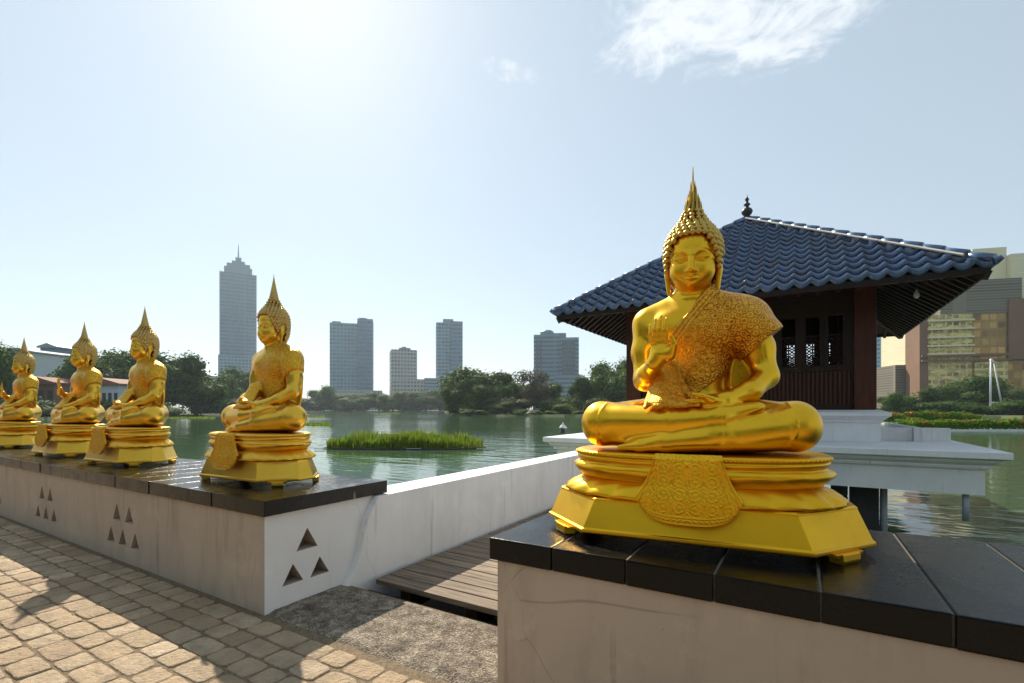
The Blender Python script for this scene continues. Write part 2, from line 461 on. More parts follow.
def facade(name, wall, glass, fh, fw, gh=.6, gw=.7, rough=.25, metal=.0, var=.3, mottle=0):
    """storeys and bays across a far facade; every wall face keeps its own bay axis"""
    k = NT(name); g = k.n('NewGeometry'); s = k.sep(k.tc.outputs['Object'])
    ns = k.sep(k.n('NewGeometry').outputs['True Normal'])
    tr = k.n('VectorTransform', vector_type='NORMAL', convert_from='WORLD', convert_to='OBJECT')
    k.put(tr.inputs[0], g.outputs['True Normal']); ns = k.sep(tr.outputs[0])
    side = k.math('GREATER_THAN', k.math('ABSOLUTE', ns[0]), .7)
    u = k.math('ADD', k.math('MULTIPLY', s[1], side), k.math('MULTIPLY', s[0], k.math('SUBTRACT', 1, side)))
    un = k.math('DIVIDE', u, fw); zn = k.math('DIVIDE', s[2], fh)
    fu = k.math('FRACT', un); fz = k.math('FRACT', zn)
    win = k.math('MULTIPLY', k.math('LESS_THAN', fu, gw), k.math('LESS_THAN', fz, gh))
    up = k.math('LESS_THAN', k.math('ABSOLUTE', ns[2]), .5); win = k.math('MULTIPLY', win, up)
    cv = k.n('CombineXYZ'); k.put(cv.inputs[0], k.math('FLOOR', un)); k.put(cv.inputs[1], k.math('FLOOR', zn)); k.put(cv.inputs[2], side)
    wn = k.n('TexWhiteNoise'); k.put(wn.inputs['Vector'], cv.outputs[0])
    gc = k.mix(wn.outputs[0], tuple(x*(1-var) for x in glass), tuple(min(1, x*(1+var)) for x in glass))
    if mottle:
        win = k.math('MULTIPLY', win, k.mr(k.noise(k.obj((1, 1, 1.6)), .22, 5, .7), .38, .58))
        wall = k.mix(k.mr(k.noise(k.obj((1, 1, 2.5)), .35, 6, .7, 1.0), .42, .62), wall, tuple(x*.45 for x in wall))  # blotchy glass reflections painted into the wall colour as noise
    k.set(Base_Color=k.mix(win, wall if mottle else k.mix(k.noise(k.obj(), .08, 4), tuple(x*.85 for x in wall), wall), gc),
          Roughness=k.math('SUBTRACT', .8, k.math('MULTIPLY', win, .8-rough)), Metallic=k.math('MULTIPLY', win, metal))
    return k.m
# ------------------------------------------------------------------ sculpting: signed distances on a grid, then a surface net
class Field:
    def __init__(s, lo, hi, h):
        s.lo = np.array(lo, np.float32); s.h = h
        s.n = tuple(int(round((b-a)/h))+1 for a, b in zip(lo, hi))
        s.d = np.full(s.n, .5, np.float32)
        s.ax = [s.lo[i]+h*np.arange(s.n[i], dtype=np.float32) for i in range(3)]
    def region(s, lo, hi, pad):
        sl = []
        for i in range(3):
            a = int(max(0, math.floor((lo[i]-pad-s.lo[i])/s.h))); b = int(min(s.n[i], math.ceil((hi[i]+pad-s.lo[i])/s.h)+1))
            if b <= a: return None, None
            sl.append(slice(a, b))
        x = s.ax[0][sl[0]][:, None, None]; y = s.ax[1][sl[1]][None, :, None]; z = s.ax[2][sl[2]][None, None, :]
        return tuple(sl), (x, y, z)
    def put(s, prim, k=.01, op='u'):
        fn, lo, hi = prim
        sl, c = s.region(lo, hi, 2*k+3*s.h)
        if sl is None: return
        a = s.d[sl]; b = fn(*c).astype(np.float32)
        if op == 'u':
            h = np.maximum(k-np.abs(a-b), 0)/k; s.d[sl] = np.minimum(a, b)-h*h*k*.25
        elif op == 'cut':
            b = -b; h = np.maximum(k-np.abs(a-b), 0)/k; s.d[sl] = np.maximum(a, b)+h*h*k*.25
    def front(s, x, z, off=0.0):
        """first surface met going from the front (-y) at x, z"""
        i = int(round((x-s.lo[0])/s.h)); kk = int(round((z-s.lo[2])/s.h))
        col = s.d[i, :, kk]; w = np.where(col < 0)[0]
        if len(w) == 0: return 0.0
        j = w[0]
        if j == 0: return float(s.ax[1][0])
        t = col[j-1]/(col[j-1]-col[j])
        return float(s.ax[1][j-1]+s.h*t)+off
    def mesh(s, name):
        d, h = s.d, s.h
        sg = d < 0
        nx, ny, nz = s.n
        cnt = np.zeros((nx-1, ny-1, nz-1), np.uint8)
        for a in (0, 1):
            for b in (0, 1):
                for c in (0, 1):
                    cnt += sg[a:nx-1+a, b:ny-1+b, c:nz-1+c]
        mixed = (cnt > 0) & (cnt < 8)
        ii, jj, kk = np.nonzero(mixed)
        idx = np.full(mixed.shape, -1, np.int32); idx[ii, jj, kk] = np.arange(len(ii))
        acc = np.zeros((len(ii), 3), np.float32); num = np.zeros(len(ii), np.float32)
        cor = [(a, b, c) for a in (0, 1) for b in (0, 1) for c in (0, 1)]
        for p in cor:
            for ax in range(3):
                if p[ax]: continue
                q = list(p); q[ax] = 1
                da = d[ii+p[0], jj+p[1], kk+p[2]]; db = d[ii+q[0], jj+q[1], kk+q[2]]
                x = (da < 0) != (db < 0)
                t = np.where(x, da/np.where(x, da-db, 1), 0)
                for e in range(3):
                    acc[:, e] += x*(p[e] + (t if e == ax else 0))
                num += x
        v = acc/num[:, None]
        V = np.stack([ii, jj, kk], 1)+v
        V = V*h+s.lo
        Q = []
        for ax in range(3):
            o1, o2 = [(1, 2), (2, 0), (0, 1)][ax]
            a = [slice(None)]*3; b = [slice(None)]*3
            a[ax] = slice(0, -1); b[ax] = slice(1, None)
            for o in (o1, o2):
                a[o] = slice(1, -1); b[o] = slice(1, -1)
            sa, sb = sg[tuple(a)], sg[tuple(b)]
            e = np.nonzero(sa != sb); flip = sa[e]
            base = [None]*3
            base[ax] = e[ax]; base[o1] = e[o1]+1; base[o2] = e[o2]+1
            def cell(d1, d2):
                c = list(base); c[o1] = c[o1]-d1; c[o2] = c[o2]-d2
                return idx[c[0], c[1], c[2]]
            q = np.stack([cell(1, 1), cell(0, 1), cell(0, 0), cell(1, 0)], 1)
            q[~flip] = q[~flip][:, ::-1]
            Q.append(q)
        Q = np.concatenate(Q); Q = Q[(Q >= 0).all(1)]
        # a little relaxing takes the grid out of the surface
        for _ in range(2):
            s1 = np.zeros_like(V); n1 = np.zeros(len(V))
            for a, b in ((0, 1), (1, 2), (2, 3), (3, 0)):
                for e in range(3):
                    s1[:, e] += np.bincount(Q[:, a], V[Q[:, b], e], len(V))
                n1 += np.bincount(Q[:, a], minlength=len(V))
            V = V*.5+.5*s1/np.maximum(n1, 1)[:, None]
        me = bpy.data.meshes.new(name)
        me.vertices.add(len(V)); me.vertices.foreach_set('co', V.astype(np.float32).ravel())
        me.loops.add(len(Q)*4); me.loops.foreach_set('vertex_index', Q.astype(np.int32).ravel())
        me.polygons.add(len(Q)); me.polygons.foreach_set('loop_start', np.arange(0, len(Q)*4, 4, dtype=np.int32))
        me.update(calc_edges=True)
        return me

def ell(c, r, rot=None):
    c = np.array(c, np.float32); R = max(r)
    Rm = None if rot is None else np.array(Matrix.Rotation(rot[1], 3, rot[0]).transposed())
    def f(x, y, z):
        x, y, z = x-c[0], y-c[1], z-c[2]
        if Rm is not None:
            x, y, z = (Rm[i][0]*x+Rm[i][1]*y+Rm[i][2]*z for i in range(3))
        k0 = np.sqrt((x/r[0])**2+(y/r[1])**2+(z/r[2])**2)
        k1 = np.sqrt((x/r[0]**2)**2+(y/r[1]**2)**2+(z/r[2]**2)**2)
        return k0*(k0-1)/np.maximum(k1, 1e-6)
    m = R if rot is not None else None
    lo = [c[i]-(m or r[i]) for i in range(3)]; hi = [c[i]+(m or r[i]) for i in range(3)]
    return f, lo, hi
def cap(a, b, ra, rb=None):
    rb = ra if rb is None else rb
    a = np.array(a, np.float32); b = np.array(b, np.float32); ab = b-a; L = float(ab@ab)
    def f(x, y, z):
        px, py, pz = x-a[0], y-a[1], z-a[2]
        t = np.clip((px*ab[0]+py*ab[1]+pz*ab[2])/L, 0, 1)
        return np.sqrt((px-t*ab[0])**2+(py-t*ab[1])**2+(pz-t*ab[2])**2)-(ra+(rb-ra)*t)
    lo = [min(a[i]-ra, b[i]-rb) for i in range(3)]; hi = [max(a[i]+ra, b[i]+rb) for i in range(3)]
    return f, lo, hi
def chain(F, pts, k=.02, kin=None):
    for (p, r), (q, s_) in zip(pts, pts[1:]):
        F.put(cap(p, q, r, s_), k)

def torso(F):
    F.put(ell((0, .03, .79), (.175, .105, .14)), .03)
    F.put(ell((0, .028, .62), (.124, .090, .17)), .06)
    F.put(ell((0, .045, .45), (.20, .135, .12)), .05)
    for sx in (-1, 1):
        F.put(cap((sx*.05, .025, .862), (sx*.165, .025, .838), .052, .062), .04)
        F.put(ell((sx*.075, -.035, .80), (.085, .05, .07)), .04)
        F.put(cap((sx*.03, .025, .93), (sx*.13, .025, .88), .035, .035), .05)
    F.put(cap((0, .02, .86), (0, .008, .99), .075, .060), .035)
def arm_veil(F):
    F.put(ell((.170, .055, .66), (.090, .020, .20)), .02)
LARM = [((.178, .02, .835), .060), ((.230, .0, .72), .051), ((.252, -.02, .61), .043)]
LFORE = [((.252, -.02, .61), .043), ((.198, -.10, .555), .037), ((.118, -.165, .522), .026)]
RARM = [((-.176, .02, .835), .058), ((-.186, .0, .72), .047), ((-.181, -.03, .605), .041)]

def hand_flat(F, wrist, palm, dirx, dz=0.0):
    """a hand lying palm up, fingers along dirx"""
    px, py, pz = palm; s = dirx
    F.put(cap(wrist, palm, .026, .024), .02)
    F.put(ell(palm, (.046, .034, .016)), .015)
    for i, (dy, ln, r) in enumerate(((-.026, .068, .0082), (-.009, .080, .009), (.008, .076, .009), (.025, .058, .0075))):
        b = (px+s*.034, py+dy, pz); m = (px+s*(.034+ln*.55), py+dy*.9, pz-.002); e = (px+s*(.034+ln), py+dy*.75, pz-.006)
        F.put(cap(b, m, r+.002, r), .005); F.put(cap(m, e, r, r*.72), .004)
    F.put(cap((px-s*.012, py-.024, pz+.004), (px+s*.022, py-.040, pz+.018), .012, .0095), .01)
    F.put(cap((px+s*.022, py-.040, pz+.018), (px+s*.052, py-.034, pz+.024), .0095, .007), .004)

def right_arm(F, pose):
    chain(F, RARM, .03)
    if pose == 'raised':
        chain(F, [((-.181, -.03, .605), .041), ((-.156, -.105, .625), .035), ((-.122, -.168, .662), .026)], .02)
        F.put(cap((-.122, -.168, .655), (-.103, -.178, .690), .025, .027), .02)
        F.put(ell((-.100, -.178, .698), (.040, .015, .044)), .012)
        F.put(ell((-.068, -.190, .692), (.018, .016, .030)), .01)
        for bx, tx, tz, r in ((-.1335, -.1365, .798, .0074), (-.1160, -.1170, .819, .0080), (-.0990, -.0975, .830, .0082), (-.0820, -.0785, .818, .0080)):
            b = (bx, -.181, .733); m = (bx*.5+tx*.5, -.192, .733+(tz-.733)*.5); e = (tx, -.190, tz)
            F.put(cap(b, m, r+.0012, r), .0022); F.put(cap(m, e, r, r*.70), .0015)
        F.put(cap((-.062, -.192, .685), (-.050, -.206, .722), .0145, .0115), .008)
        F.put(cap((-.050, -.206, .722), (-.060, -.212, .750), .0112, .008), .003)
    else:
        chain(F, [((-.181, -.03, .605), .041), ((-.168, -.11, .56), .035), ((-.118, -.175, .535), .027)], .02)
        hand_flat(F, (-.118, -.175, .535), (-.065, -.19, .540), 1)

def body_field(h, pose):
    F = Field((-.48, -.33, .30), (.48, .23, 1.26), h)
    torso(F)
    # crossed legs
    for sx in (-1, 1):
        F.put(cap((sx*.13, .04, .44), (sx*.33, -.085, .430), .10, .079), .04)
        F.put(ell((sx*.345, -.085, .428), (.072, .088, .084)), .03)
    chain(F, [((-.335, -.095, .435), .078), ((-.06, -.175, .440), .058), ((.10, -.19, .458), .042), ((.215, -.165, .492), .022)], .02)
    F.put(ell((.17, -.165, .483), (.075, .034, .020), ('Y', rad(-12))), .012)
    chain(F, [((.335, -.095, .425), .078), ((.10, -.185, .400), .053), ((-.08, -.205, .368), .034), ((-.17, -.21, .352), .020), ((-.245, -.205, .345), .011)], .016)
    F.put(ell((0, -.06, .37), (.33, .17, .045)), .03)
    # hem lines round the shins
    for sx in (-1, 1):
        pts = []
        for i in range(15):
            z = .352+.0115*i
            x = sx*(.30+.035*math.sin((z-.34)*16))
            y = F.front(x, z)
            if y and y < -.05: pts.append((x, y+.001, z))
        for p, q in zip(pts, pts[1:]): F.put(cap(p, q, .0042), .003)
    # arms
    arm_veil(F)
    chain(F, LARM, .03); chain(F, LFORE, .02)
    hand_flat(F, (.118, -.165, .522), (.066, -.187, .518), -1)
    for t in range(12):
        a0, a1 = (2*math.pi*(t+i)/12 for i in (0, 1))
        ring = lambda a: (.128+.012*math.cos(a), -.155-.020*math.cos(a)*.6+.02*0, .525+.028*math.sin(a))
        F.put(cap(ring(a0), ring(a1), .0035), .002)
    right_arm(F, pose)
    # neck rings
    for z, r in ((.945, .060), (.925, .064)):
        for t in range(14):
            a0, a1 = (math.pi+math.pi*(t+i)/14 for i in (0, 1))
            F.put(cap((r*math.cos(a0), .012+r*math.sin(a0), z+.008*abs(math.sin(a0))*-1), (r*math.cos(a1), .012+r*math.sin(a1), z-.008*abs(math.sin(a1))), .0045), .006)
    # head
    F.put(ell((0, .005, 1.105), (.090, .105, .096)), .02)
    F.put(ell((0, -.012, 1.040), (.070, .088, .086)), .03)
    F.put(ell((0, -.052, .990), (.042, .046, .044)), .03)
    F.put(ell((0, -.077, .972), (.024, .020, .019)), .016)
    for sx in (-1, 1):
        F.put(ell((sx*.040, -.050, 1.020), (.038, .038, .042)), .04)
        F.put(ell((sx*.096, .008, 1.045), (.011, .024, .040)), .006)
        F.put(cap((sx*.097, .004, 1.030), (sx*.090, .0, .952), .011, .0085), .008)
        F.put(ell((sx*.043, -.112, 1.058), (.030, .030, .021)), .008, 'cut')
    # nose, brows, eyes, lips
    yb = F.front(0, 1.062); yn = F.front(0, 1.006)
    F.put(cap((0, yb+.002, 1.078), (0, yn-.010, 1.010), .0075, .0125), .010)
    F.put(ell((0, yn-.012, 1.008), (.0125, .012, .010)), .006)
    for sx in (-1, 1):
        F.put(ell((sx*.0135, yn-.003, 1.006), (.0095, .010, .008)), .005)
        pts = []
        for i in range(9):
            t = i/8
            x = sx*(.007+.072*t); z = 1.068+.022*math.sin(math.pi*min(1, t*1.05))*(1-.25*t)-.006*t
            pts.append((x, F.front(x, z)+.002, z))
        for p, q in zip(pts, pts[1:]): F.put(cap(p, q, .0062, .0062), .004)
        ye = F.front(sx*.041, 1.057)
        F.put(ell((sx*.041, ye+.001, 1.057), (.0245, .0135, .0130)), .002)
        pts = []
        for i in range(9):
            t = i/8; x = sx*(.016+.052*t); z = 1.0530-.006*math.sin(math.pi*t)+.002*t
            pts.append((x, F.front(x, z)-.001, z))
        for p, q in zip(pts, pts[1:]): F.put(cap(p, q, .0042), .002, 'cut')
    ym = F.front(0, .986)
    for sx in (-1, 1):
        F.put(cap((sx*.004, ym-.004, .9915), (sx*.028, ym+.009, .989), .0075, .0035), .004)
        F.put(cap((0, ym-.005, .979), (sx*.020, ym+.005, .982), .0085, .004), .004)
    yl = ym-.008
    for sx in (-1, 1):
        F.put(cap((0, yl-.003, .9855), (sx*.031, ym+.007, .9880), .0034), .002, 'cut')
    return F

ROBE_UP = ((.045, .940), (-.16, .655))
ROBE_LO = ((.300, .782), (.085, .600))
def robe_field(h, slim=False):
    F = Field((-.24, -.33, .45), (.36, .20, 1.0), h)
    torso(F)
    for (p, r), (q, s_) in zip(LARM, LARM[1:]): F.put(cap(p, q, r+.004, s_+.004), .04)
    if slim: F.put(ell((.205, .0, .80), (.075, .070, .062), ('Y', rad(50))), .03)
    else: F.put(ell((.205, .0, .795), (.135, .092, .066), ('Y', rad(38))), .04)
    F.put(cap((.055, .02, .885), (.20, .015, .835), .050, .060), .03)
    F.d -= .010
    x, y, z = F.ax[0][:, None, None], F.ax[1][None, :, None], F.ax[2][None, None, :]
    def side(l, x, z):
        (x0, z0), (x1, z1) = l; L = math.hypot(x1-x0, z1-z0)
        return ((x-x0)*(z1-z0)-(z-z0)*(x1-x0))/L
    wob = .004*np.sin(z*60)
    up = side(ROBE_UP, x, z)+wob          # >0 on the bare shoulder's side
    lo = -side(ROBE_LO, x, z)+wob*.5
    up = -up if side(ROBE_UP, .1, .7) > 0 and False else up
    if side(ROBE_UP, .1, .7) > 0: up = -(up-wob)+wob
    if -side(ROBE_LO, .1, .75) > 0: lo = -(lo-wob*.5)+wob*.5
    low2 = np.maximum(lo, -1)
    F.d = np.maximum(F.d, np.maximum(up, lo)+0*y).astype(np.float32)
    if True:
        # sash edge pleats and the gathered end in the lap
        rnd = random.Random(4)
        for i in range(5):
            t = i/4
            a = (.02-.09*t, -.085-.012*t, .80-.05*t); m = (-.08-.03*t, -.10, .68-.06*t); e = (-.118+.004*i, -.085, .60)
        # cloth gathered below the hand, spread over the lap in soft folds
        F.put(cap((-.10, -.075, .63), (-.085, -.175, .515), .045, .035), .04)
        F.put(ell((-.055, -.185, .507), (.095, .040, .017), ('Y', rad(3))), .03)
        n = 7
        for i in range(n):
            t = i/(n-1)
            top = (-.135+.085*t, -.070-.03*math.sin(math.pi*t), .645)
            mid = (-.140+.120*t, -.135-.02*math.sin(math.pi*t), .565)
            end = (-.150+.175*t+.006*math.sin(i*2.3), -.200-.026*math.sin(math.pi*(.15+.7*t)), .494+.010*t)
            F.put(cap(top, mid, .006, .011), .016); F.put(cap(mid, end, .011, .0085), .016)
    return F

def hairline(x, y):
    # high over the brow, dropping steeply in front of the ears
    if y > -.045: return 1.035-.6*(y+.045)
    return 1.035+.112*min(1, (-.045-y)/.050)**.6
def curl_points(n_rows=16, spiral=True):
    """where the hair curls sit: rows round the dome up to the topknot"""
    prof = [(.975, .080), (1.00, .092), (1.03, .100), (1.07, .1045), (1.10, .105), (1.13, .103), (1.155, .096), (1.178, .084), (1.198, .070), (1.218, .055), (1.240, .043), (1.260, .034)]
    zs = [p[0] for p in prof]; rs = [p[1] for p in prof]
    out = []
    L = [0]
    for a, b in zip(prof, prof[1:]): L.append(L[-1]+math.hypot(b[0]-a[0], b[1]-a[1]))
    rows = n_rows
    for i in range(rows):
        s_ = L[-1]*i/(rows-1)
        z = float(np.interp(s_, L, zs)); r = float(np.interp(s_, L, rs))
        n = max(8, int(2*math.pi*r/.0222))
        for j in range(n):
            a = 2*math.pi*(j+.5*(i % 2))/n
            x, y = r*math.cos(a), .006+r*1.06*math.sin(a)
            if y < .05 and z < hairline(x, y): continue
            if -.015 < y < .035 and z < 1.088 and abs(x) > .08: continue
            out.append((x, y, z, .0118 if z < 1.19 else .0102))
    return out
def hair_mesh(name, h, curls=True, seg=2):
    F = Field((-.14, -.14, .96), (.14, .15, 1.30), h)
    F.put(ell((0, .008, 1.085), (.097, .104, .102)), .01)
    F.put(cap((0, .006, 1.150), (0, .006, 1.25), .066, .024), .03)
    x, y, z = F.ax[0][:, None, None], F.ax[1][None, :, None], F.ax[2][None, None, :]
    line = np.where(y > -.045, 1.035-.6*(y+.045), 1.035+.112*np.clip((-.045-y)/.050, 0, 1)**.6)
    front = np.where(y < .05, line+.004-z, -.05)+0*x
    F.d = np.maximum(F.d, np.minimum(front, .05)*.6).astype(np.float32)
    F.d = np.maximum(F.d, (.985-z)+0*x+0*y).astype(np.float32)
    for (x_, y_, z_, r) in curl_points():
        F.put(ell((x_, y_, z_), (r, r, r)), .0008)
    return F.mesh(name)

def pol(a, b, th, e=2.5):
    c, s_ = math.cos(th), math.sin(th)
    r = (abs(c/a)**e+abs(s_/b)**e)**(-1/e)
    return r*c, r*s_
def tier(rows, petals=0, amp=0.0, zamp=0.0, n=240, e=2.5):
    """closed tiers of the pedestal; rows are (a, b, z, petal weight)"""
    mb = MB(); R = []
    for (a, b, z, w) in rows:
        ring = []
        for i in range(n):
            th = 2*math.pi*i/n
            x, y = pol(a, b, th, e)
            arc = math.atan2(y*1.5, x)
            pt = abs(math.sin(arc*petals/2)) if petals else 0
            q = 1+amp*w*(pt-.5)
            ring.append((x*q, y*q, z+zamp*w*(pt-.6)))
        R.append(ring)
    mb.rings(R)
    return mb
def octagon(wx, wy, cx, cy):
    return [(-wx+cx, -wy), (wx-cx, -wy), (wx, -wy+cy), (wx, wy-cy), (wx-cx, wy), (-wx+cx, wy), (-wx, wy-cy), (-wx, -wy+cy)]

def saddle_cloth(name, mat, parent, nu=150, nv=160):
    """embroidered cloth hanging over the front of the pedestal"""
    V = []; Fq = []
    for j in range(nv+1):
        v = j/nv
        for i in range(nu+1):
            u = -1+2*i/nu
            vv = v
            # outline: slightly waisted top, wide round bottom
            zc = .334-.236*vv
            wid = .108+.070*min(1, vv*1.12)**1.3
            drop = (1-math.sqrt(max(0, 1-(abs(u)**3.2)))) * .088 * vv**2.2
            z = zc+drop
            x = u*wid*(1-.10*vv**6)
            y0 = np.interp(z, [.09, .14, .165, .185, .205, .225, .25, .27, .29, .318, .334], [-.310, -.3085, -.3075, -.306, -.302, -.297, -.2945, -.2945, -.295, -.292, -.276])
            y0 += .27*(1-(max(0, 1-(abs(x)/.46)**2.5))**(1/2.5))
            # relief: border, vines and blossoms
            e = min(1-abs(u), (1-v)*1.5)
            hgt = 0
            if e < .05: hgt = .0065*math.sin(math.pi*min(1, (e+.012)/.055))
            elif .14 < e < .185: hgt = .005*math.sin(math.pi*(e-.14)/.045)+.0015*math.sin((abs(x)+z)*420)
            elif .05 <= e <= .14: hgt = .0005+.0032*abs(math.sin((abs(x)*170+z*170)))*math.sin(math.pi*(e-.05)/.09)
            else:
                s1 = math.sin(abs(x)*330+1.8*math.sin(z*170))*math.sin(z*300+1.6*math.sin(abs(x)*190))
                s2 = math.sin(math.hypot((abs(x) % .052)-.026, (z % .044)-.022)*480)
                hgt = .0022*max(0, s1)+.0022*max(0, s2)
                if abs(x) < .035 and z > .275:
                    hgt += .004*max(0, math.cos(math.hypot(x, (z-.300)*1.2)*130))
            V.append((x, y0-.004-hgt, z))
    W = nu+1
    for j in range(nv):
        for i in range(nu):
            a = j*W+i; Fq.append((a, a+W, a+W+1, a+1))
    n = len(V)
    V += [(x, y+.014, z) for x, y, z in V]
    for j in range(nv):
        for s_ in (0, nu):
            a = j*W+s_; b = a+W
            Fq.append((a, b, b+n, a+n))
    for i in range(nu):
        a = nv*W+i; Fq.append((a, a+1, a+1+n, a+n))
    mb = MB(); mb.add(V, Fq)
    return mb.build(name, mat, parent, smooth=True)

def flame(kind):
    mb = MB()
    z0 = 1.255
    if kind == 'spiky':
        mb.lathe([(.022, z0-.01), (.017, z0+.03), (.011, z0+.07), (.0062, z0+.098), (.0042, z0+.115), (.0036, z0+.150), (.0012, z0+.192)], (0, .006, 0), 12)
        rnd = random.Random(2)
        for k, (n, r, zb, ln) in enumerate(((12, .030, z0-.010, .050), (11, .0255, z0+.008, .056), (9, .0195, z0+.028, .058), (7, .013, z0+.050, .056), (4, .007, z0+.078, .050))):
            for i in range(n):
                a = 2*math.pi*(i+.5*(k % 2))/n
                c, s_ = math.cos(a), math.sin(a)
                l = ln*rnd.uniform(.8, 1.2)
                mb.bar((r*c, .006+r*s_, zb), (r*1.04*c, .006+r*1.04*s_, zb+l*.6), .0052, .0040, 6, False)
                mb.bar((r*1.04*c, .006+r*1.04*s_, zb+l*.6), (r*1.0*c, .006+r*1.0*s_, zb+l), .0040, .0008, 6, False)
    else:
        pr = [(.034, z0-.012)]
        for i in range(9):
            t = i/9
            r = .034*(1-t)**1.05+.003
            pr += [(r, z0+.018*i), (r*1.02, z0+.018*i+.009), (r*.88, z0+.018*i+.0165)]
        pr += [(.0035, z0+.165), (.0008, z0+.195)]
        mb.lathe(pr, (0, .006, 0), 16)
    return mb

def statue(name, label, pose, spire, h, hh, gold_m, base_m, hair_m, bro_m, px=1.0, py=1.0):
    t = empty(name, (0, 0, 0), 0, label, 'statue', 'gold seated statues on the plinths')
    b = link('body', body_field(h, pose).mesh('body'), gold_m, t, True)
    link('robe', robe_field(h, px != 1).mesh('robe'), bro_m, t, True)
    hr = link('hair', hair_mesh('hair', hh), hair_m, t, True)
    flame(spire).build('flame_finial', hair_m, hr, spire != 'spiky')
    # pedestal: octagonal block on feet, two lotus tiers, cushion
    p = MB()
    for z, sc in ((.030, 1.0), (.036, 1.008), (.046, 1.008), (.050, .990), (.052, .985), (.148, .915), (.156, .912), (.160, .90)):
        pass
    R = []
    for z, ix in ((.032, .004), (.036, 0), (.047, 0), (.052, .008), (.148, .046), (.154, .046), (.160, .054)):
        R.append([(x, y, z) for x, y in octagon(.574-ix, .300-ix*.8, .205-ix*.12, .225-ix*.2)])
    p.rings(R)
    base = p.build('pedestal_block', base_m, t, bevel=.0025)
    for sx in (-1, 1):
        for sy in (-1, 1):
            f = MB()
            T = Matrix.Translation((sx*.464, sy*.185, 0)) @ Matrix.Rotation(math.atan2(sy*.205, sx*.225), 4, 'Z')
            f.prism([(-.02, 0), (.02, 0), (.026, .012), (.024, .034), (-.03, .034)], -.042, .042, T)
            f.prism([(-.012, .022), (.017, .022), (.020, .035), (-.014, .035)], -.066, .066, T)
            f.build('foot', base_m, t, bevel=.003)
    tier([(.40, .245, .158, 0), (.488, .286, .160, .9), (.500, .293, .165, 1), (.495, .290, .176, 1), (.468, .276, .196, .8), (.440, .262, .210, .3), (.425, .252, .220, 0), (.40, .245, .224, 0)], 26, .030, .006).build('lower_lotus_tier', base_m, t, True)
    up = tier([(.40, .24, .218, 0), (.428, .252, .222, 0), (.446, .262, .236, .5), (.466, .272, .256, 1), (.466, .274, .268, 1), (.450, .264, .279, .6), (.440, .258, .284, 0), (.445, .262, .286, 0), (.452, .266, .296, 0), (.455, .268, .308, 0), (.40, .24, .309, 0)], 20, .014, .004).build('upper_lotus_tier', base_m, t, True)
    tier([(.42, .25, .308, 0), (.450, .268, .309, 0), (.457, .273, .313, 0), (.457, .273, .321, 0), (.451, .269, .326, 0), (.43, .25, .3285, 0), (.30, .18, .330, 0)], 0).build('seat_slab', base_m, t, True)
    bd = MB()
    for i in range(150):
        th = 2*math.pi*i/150
        x, y = pol(.458, .274, th)
        bd.lathe([(.001, -.0045), (.0045, 0), (.001, .0045)], (x, y, .317), 6)
    bd.build('bead_moulding', base_m, up, True)
    saddle_cloth('saddle_cloth', base_m if px == 1 else bro_m, t)
    if px != 1:
        # on the small pedestals the figure sits well back
        for o in t.children:
            if o.name.split('.')[0] in ('body', 'robe', 'hair'):
                o.data.transform(Matrix.Translation((0, .10, 0)) @ Matrix.Diagonal((.95, .93, 1, 1)))
                for c in o.children: c.data.transform(Matrix.Translation((0, .10, 0)) @ Matrix.Diagonal((.95, .93, 1, 1)))
        for o in t.children:
            if o.name.split('.')[0] in ('pedestal_block', 'foot'):
                o.data.transform(Matrix.Diagonal((px, py, 1, 1)))
            elif 'tier' in o.name or o.name.startswith('seat_slab'):
                o.data.transform(Matrix.Diagonal((px+.03, py+.06, 1, 1)))
                for c in o.children: c.data.transform(Matrix.Diagonal((px+.03, py+.06, 1, 1)))
            elif o.name.startswith('saddle_cloth'):
                o.data.transform(Matrix.Diagonal((px, py+.05, 1, 1)))
    return t
# ------------------------------------------------------------------ the setting
WATER_Z = -0.80
FRONT, BACK, TOP, CB = 1.505, 2.355, .611, .526      # plinth front, back, coping top and underside
def sheet(name, poly, z, mat, kind='structure', parent=None, thick=0):
    mb = MB(); n = len(poly)
    mb.add([(x, y, z) for x, y in poly], [tuple(range(n))])
    if thick:
        mb.add([(x, y, z) for x, y in poly]+[(x, y, z-thick) for x, y in poly], [(i, (i+1) % n, n+(i+1) % n, n+i) for i in range(n)])
    o = mb.build(name, mat, parent)
    return tag(o, kind=kind)
# lake to the horizon
R_ = 3000
sheet('lake_water', [(R_*math.cos(a*math.pi/24), R_*math.sin(a*math.pi/24)) for a in range(48)], WATER_Z, M['water'])
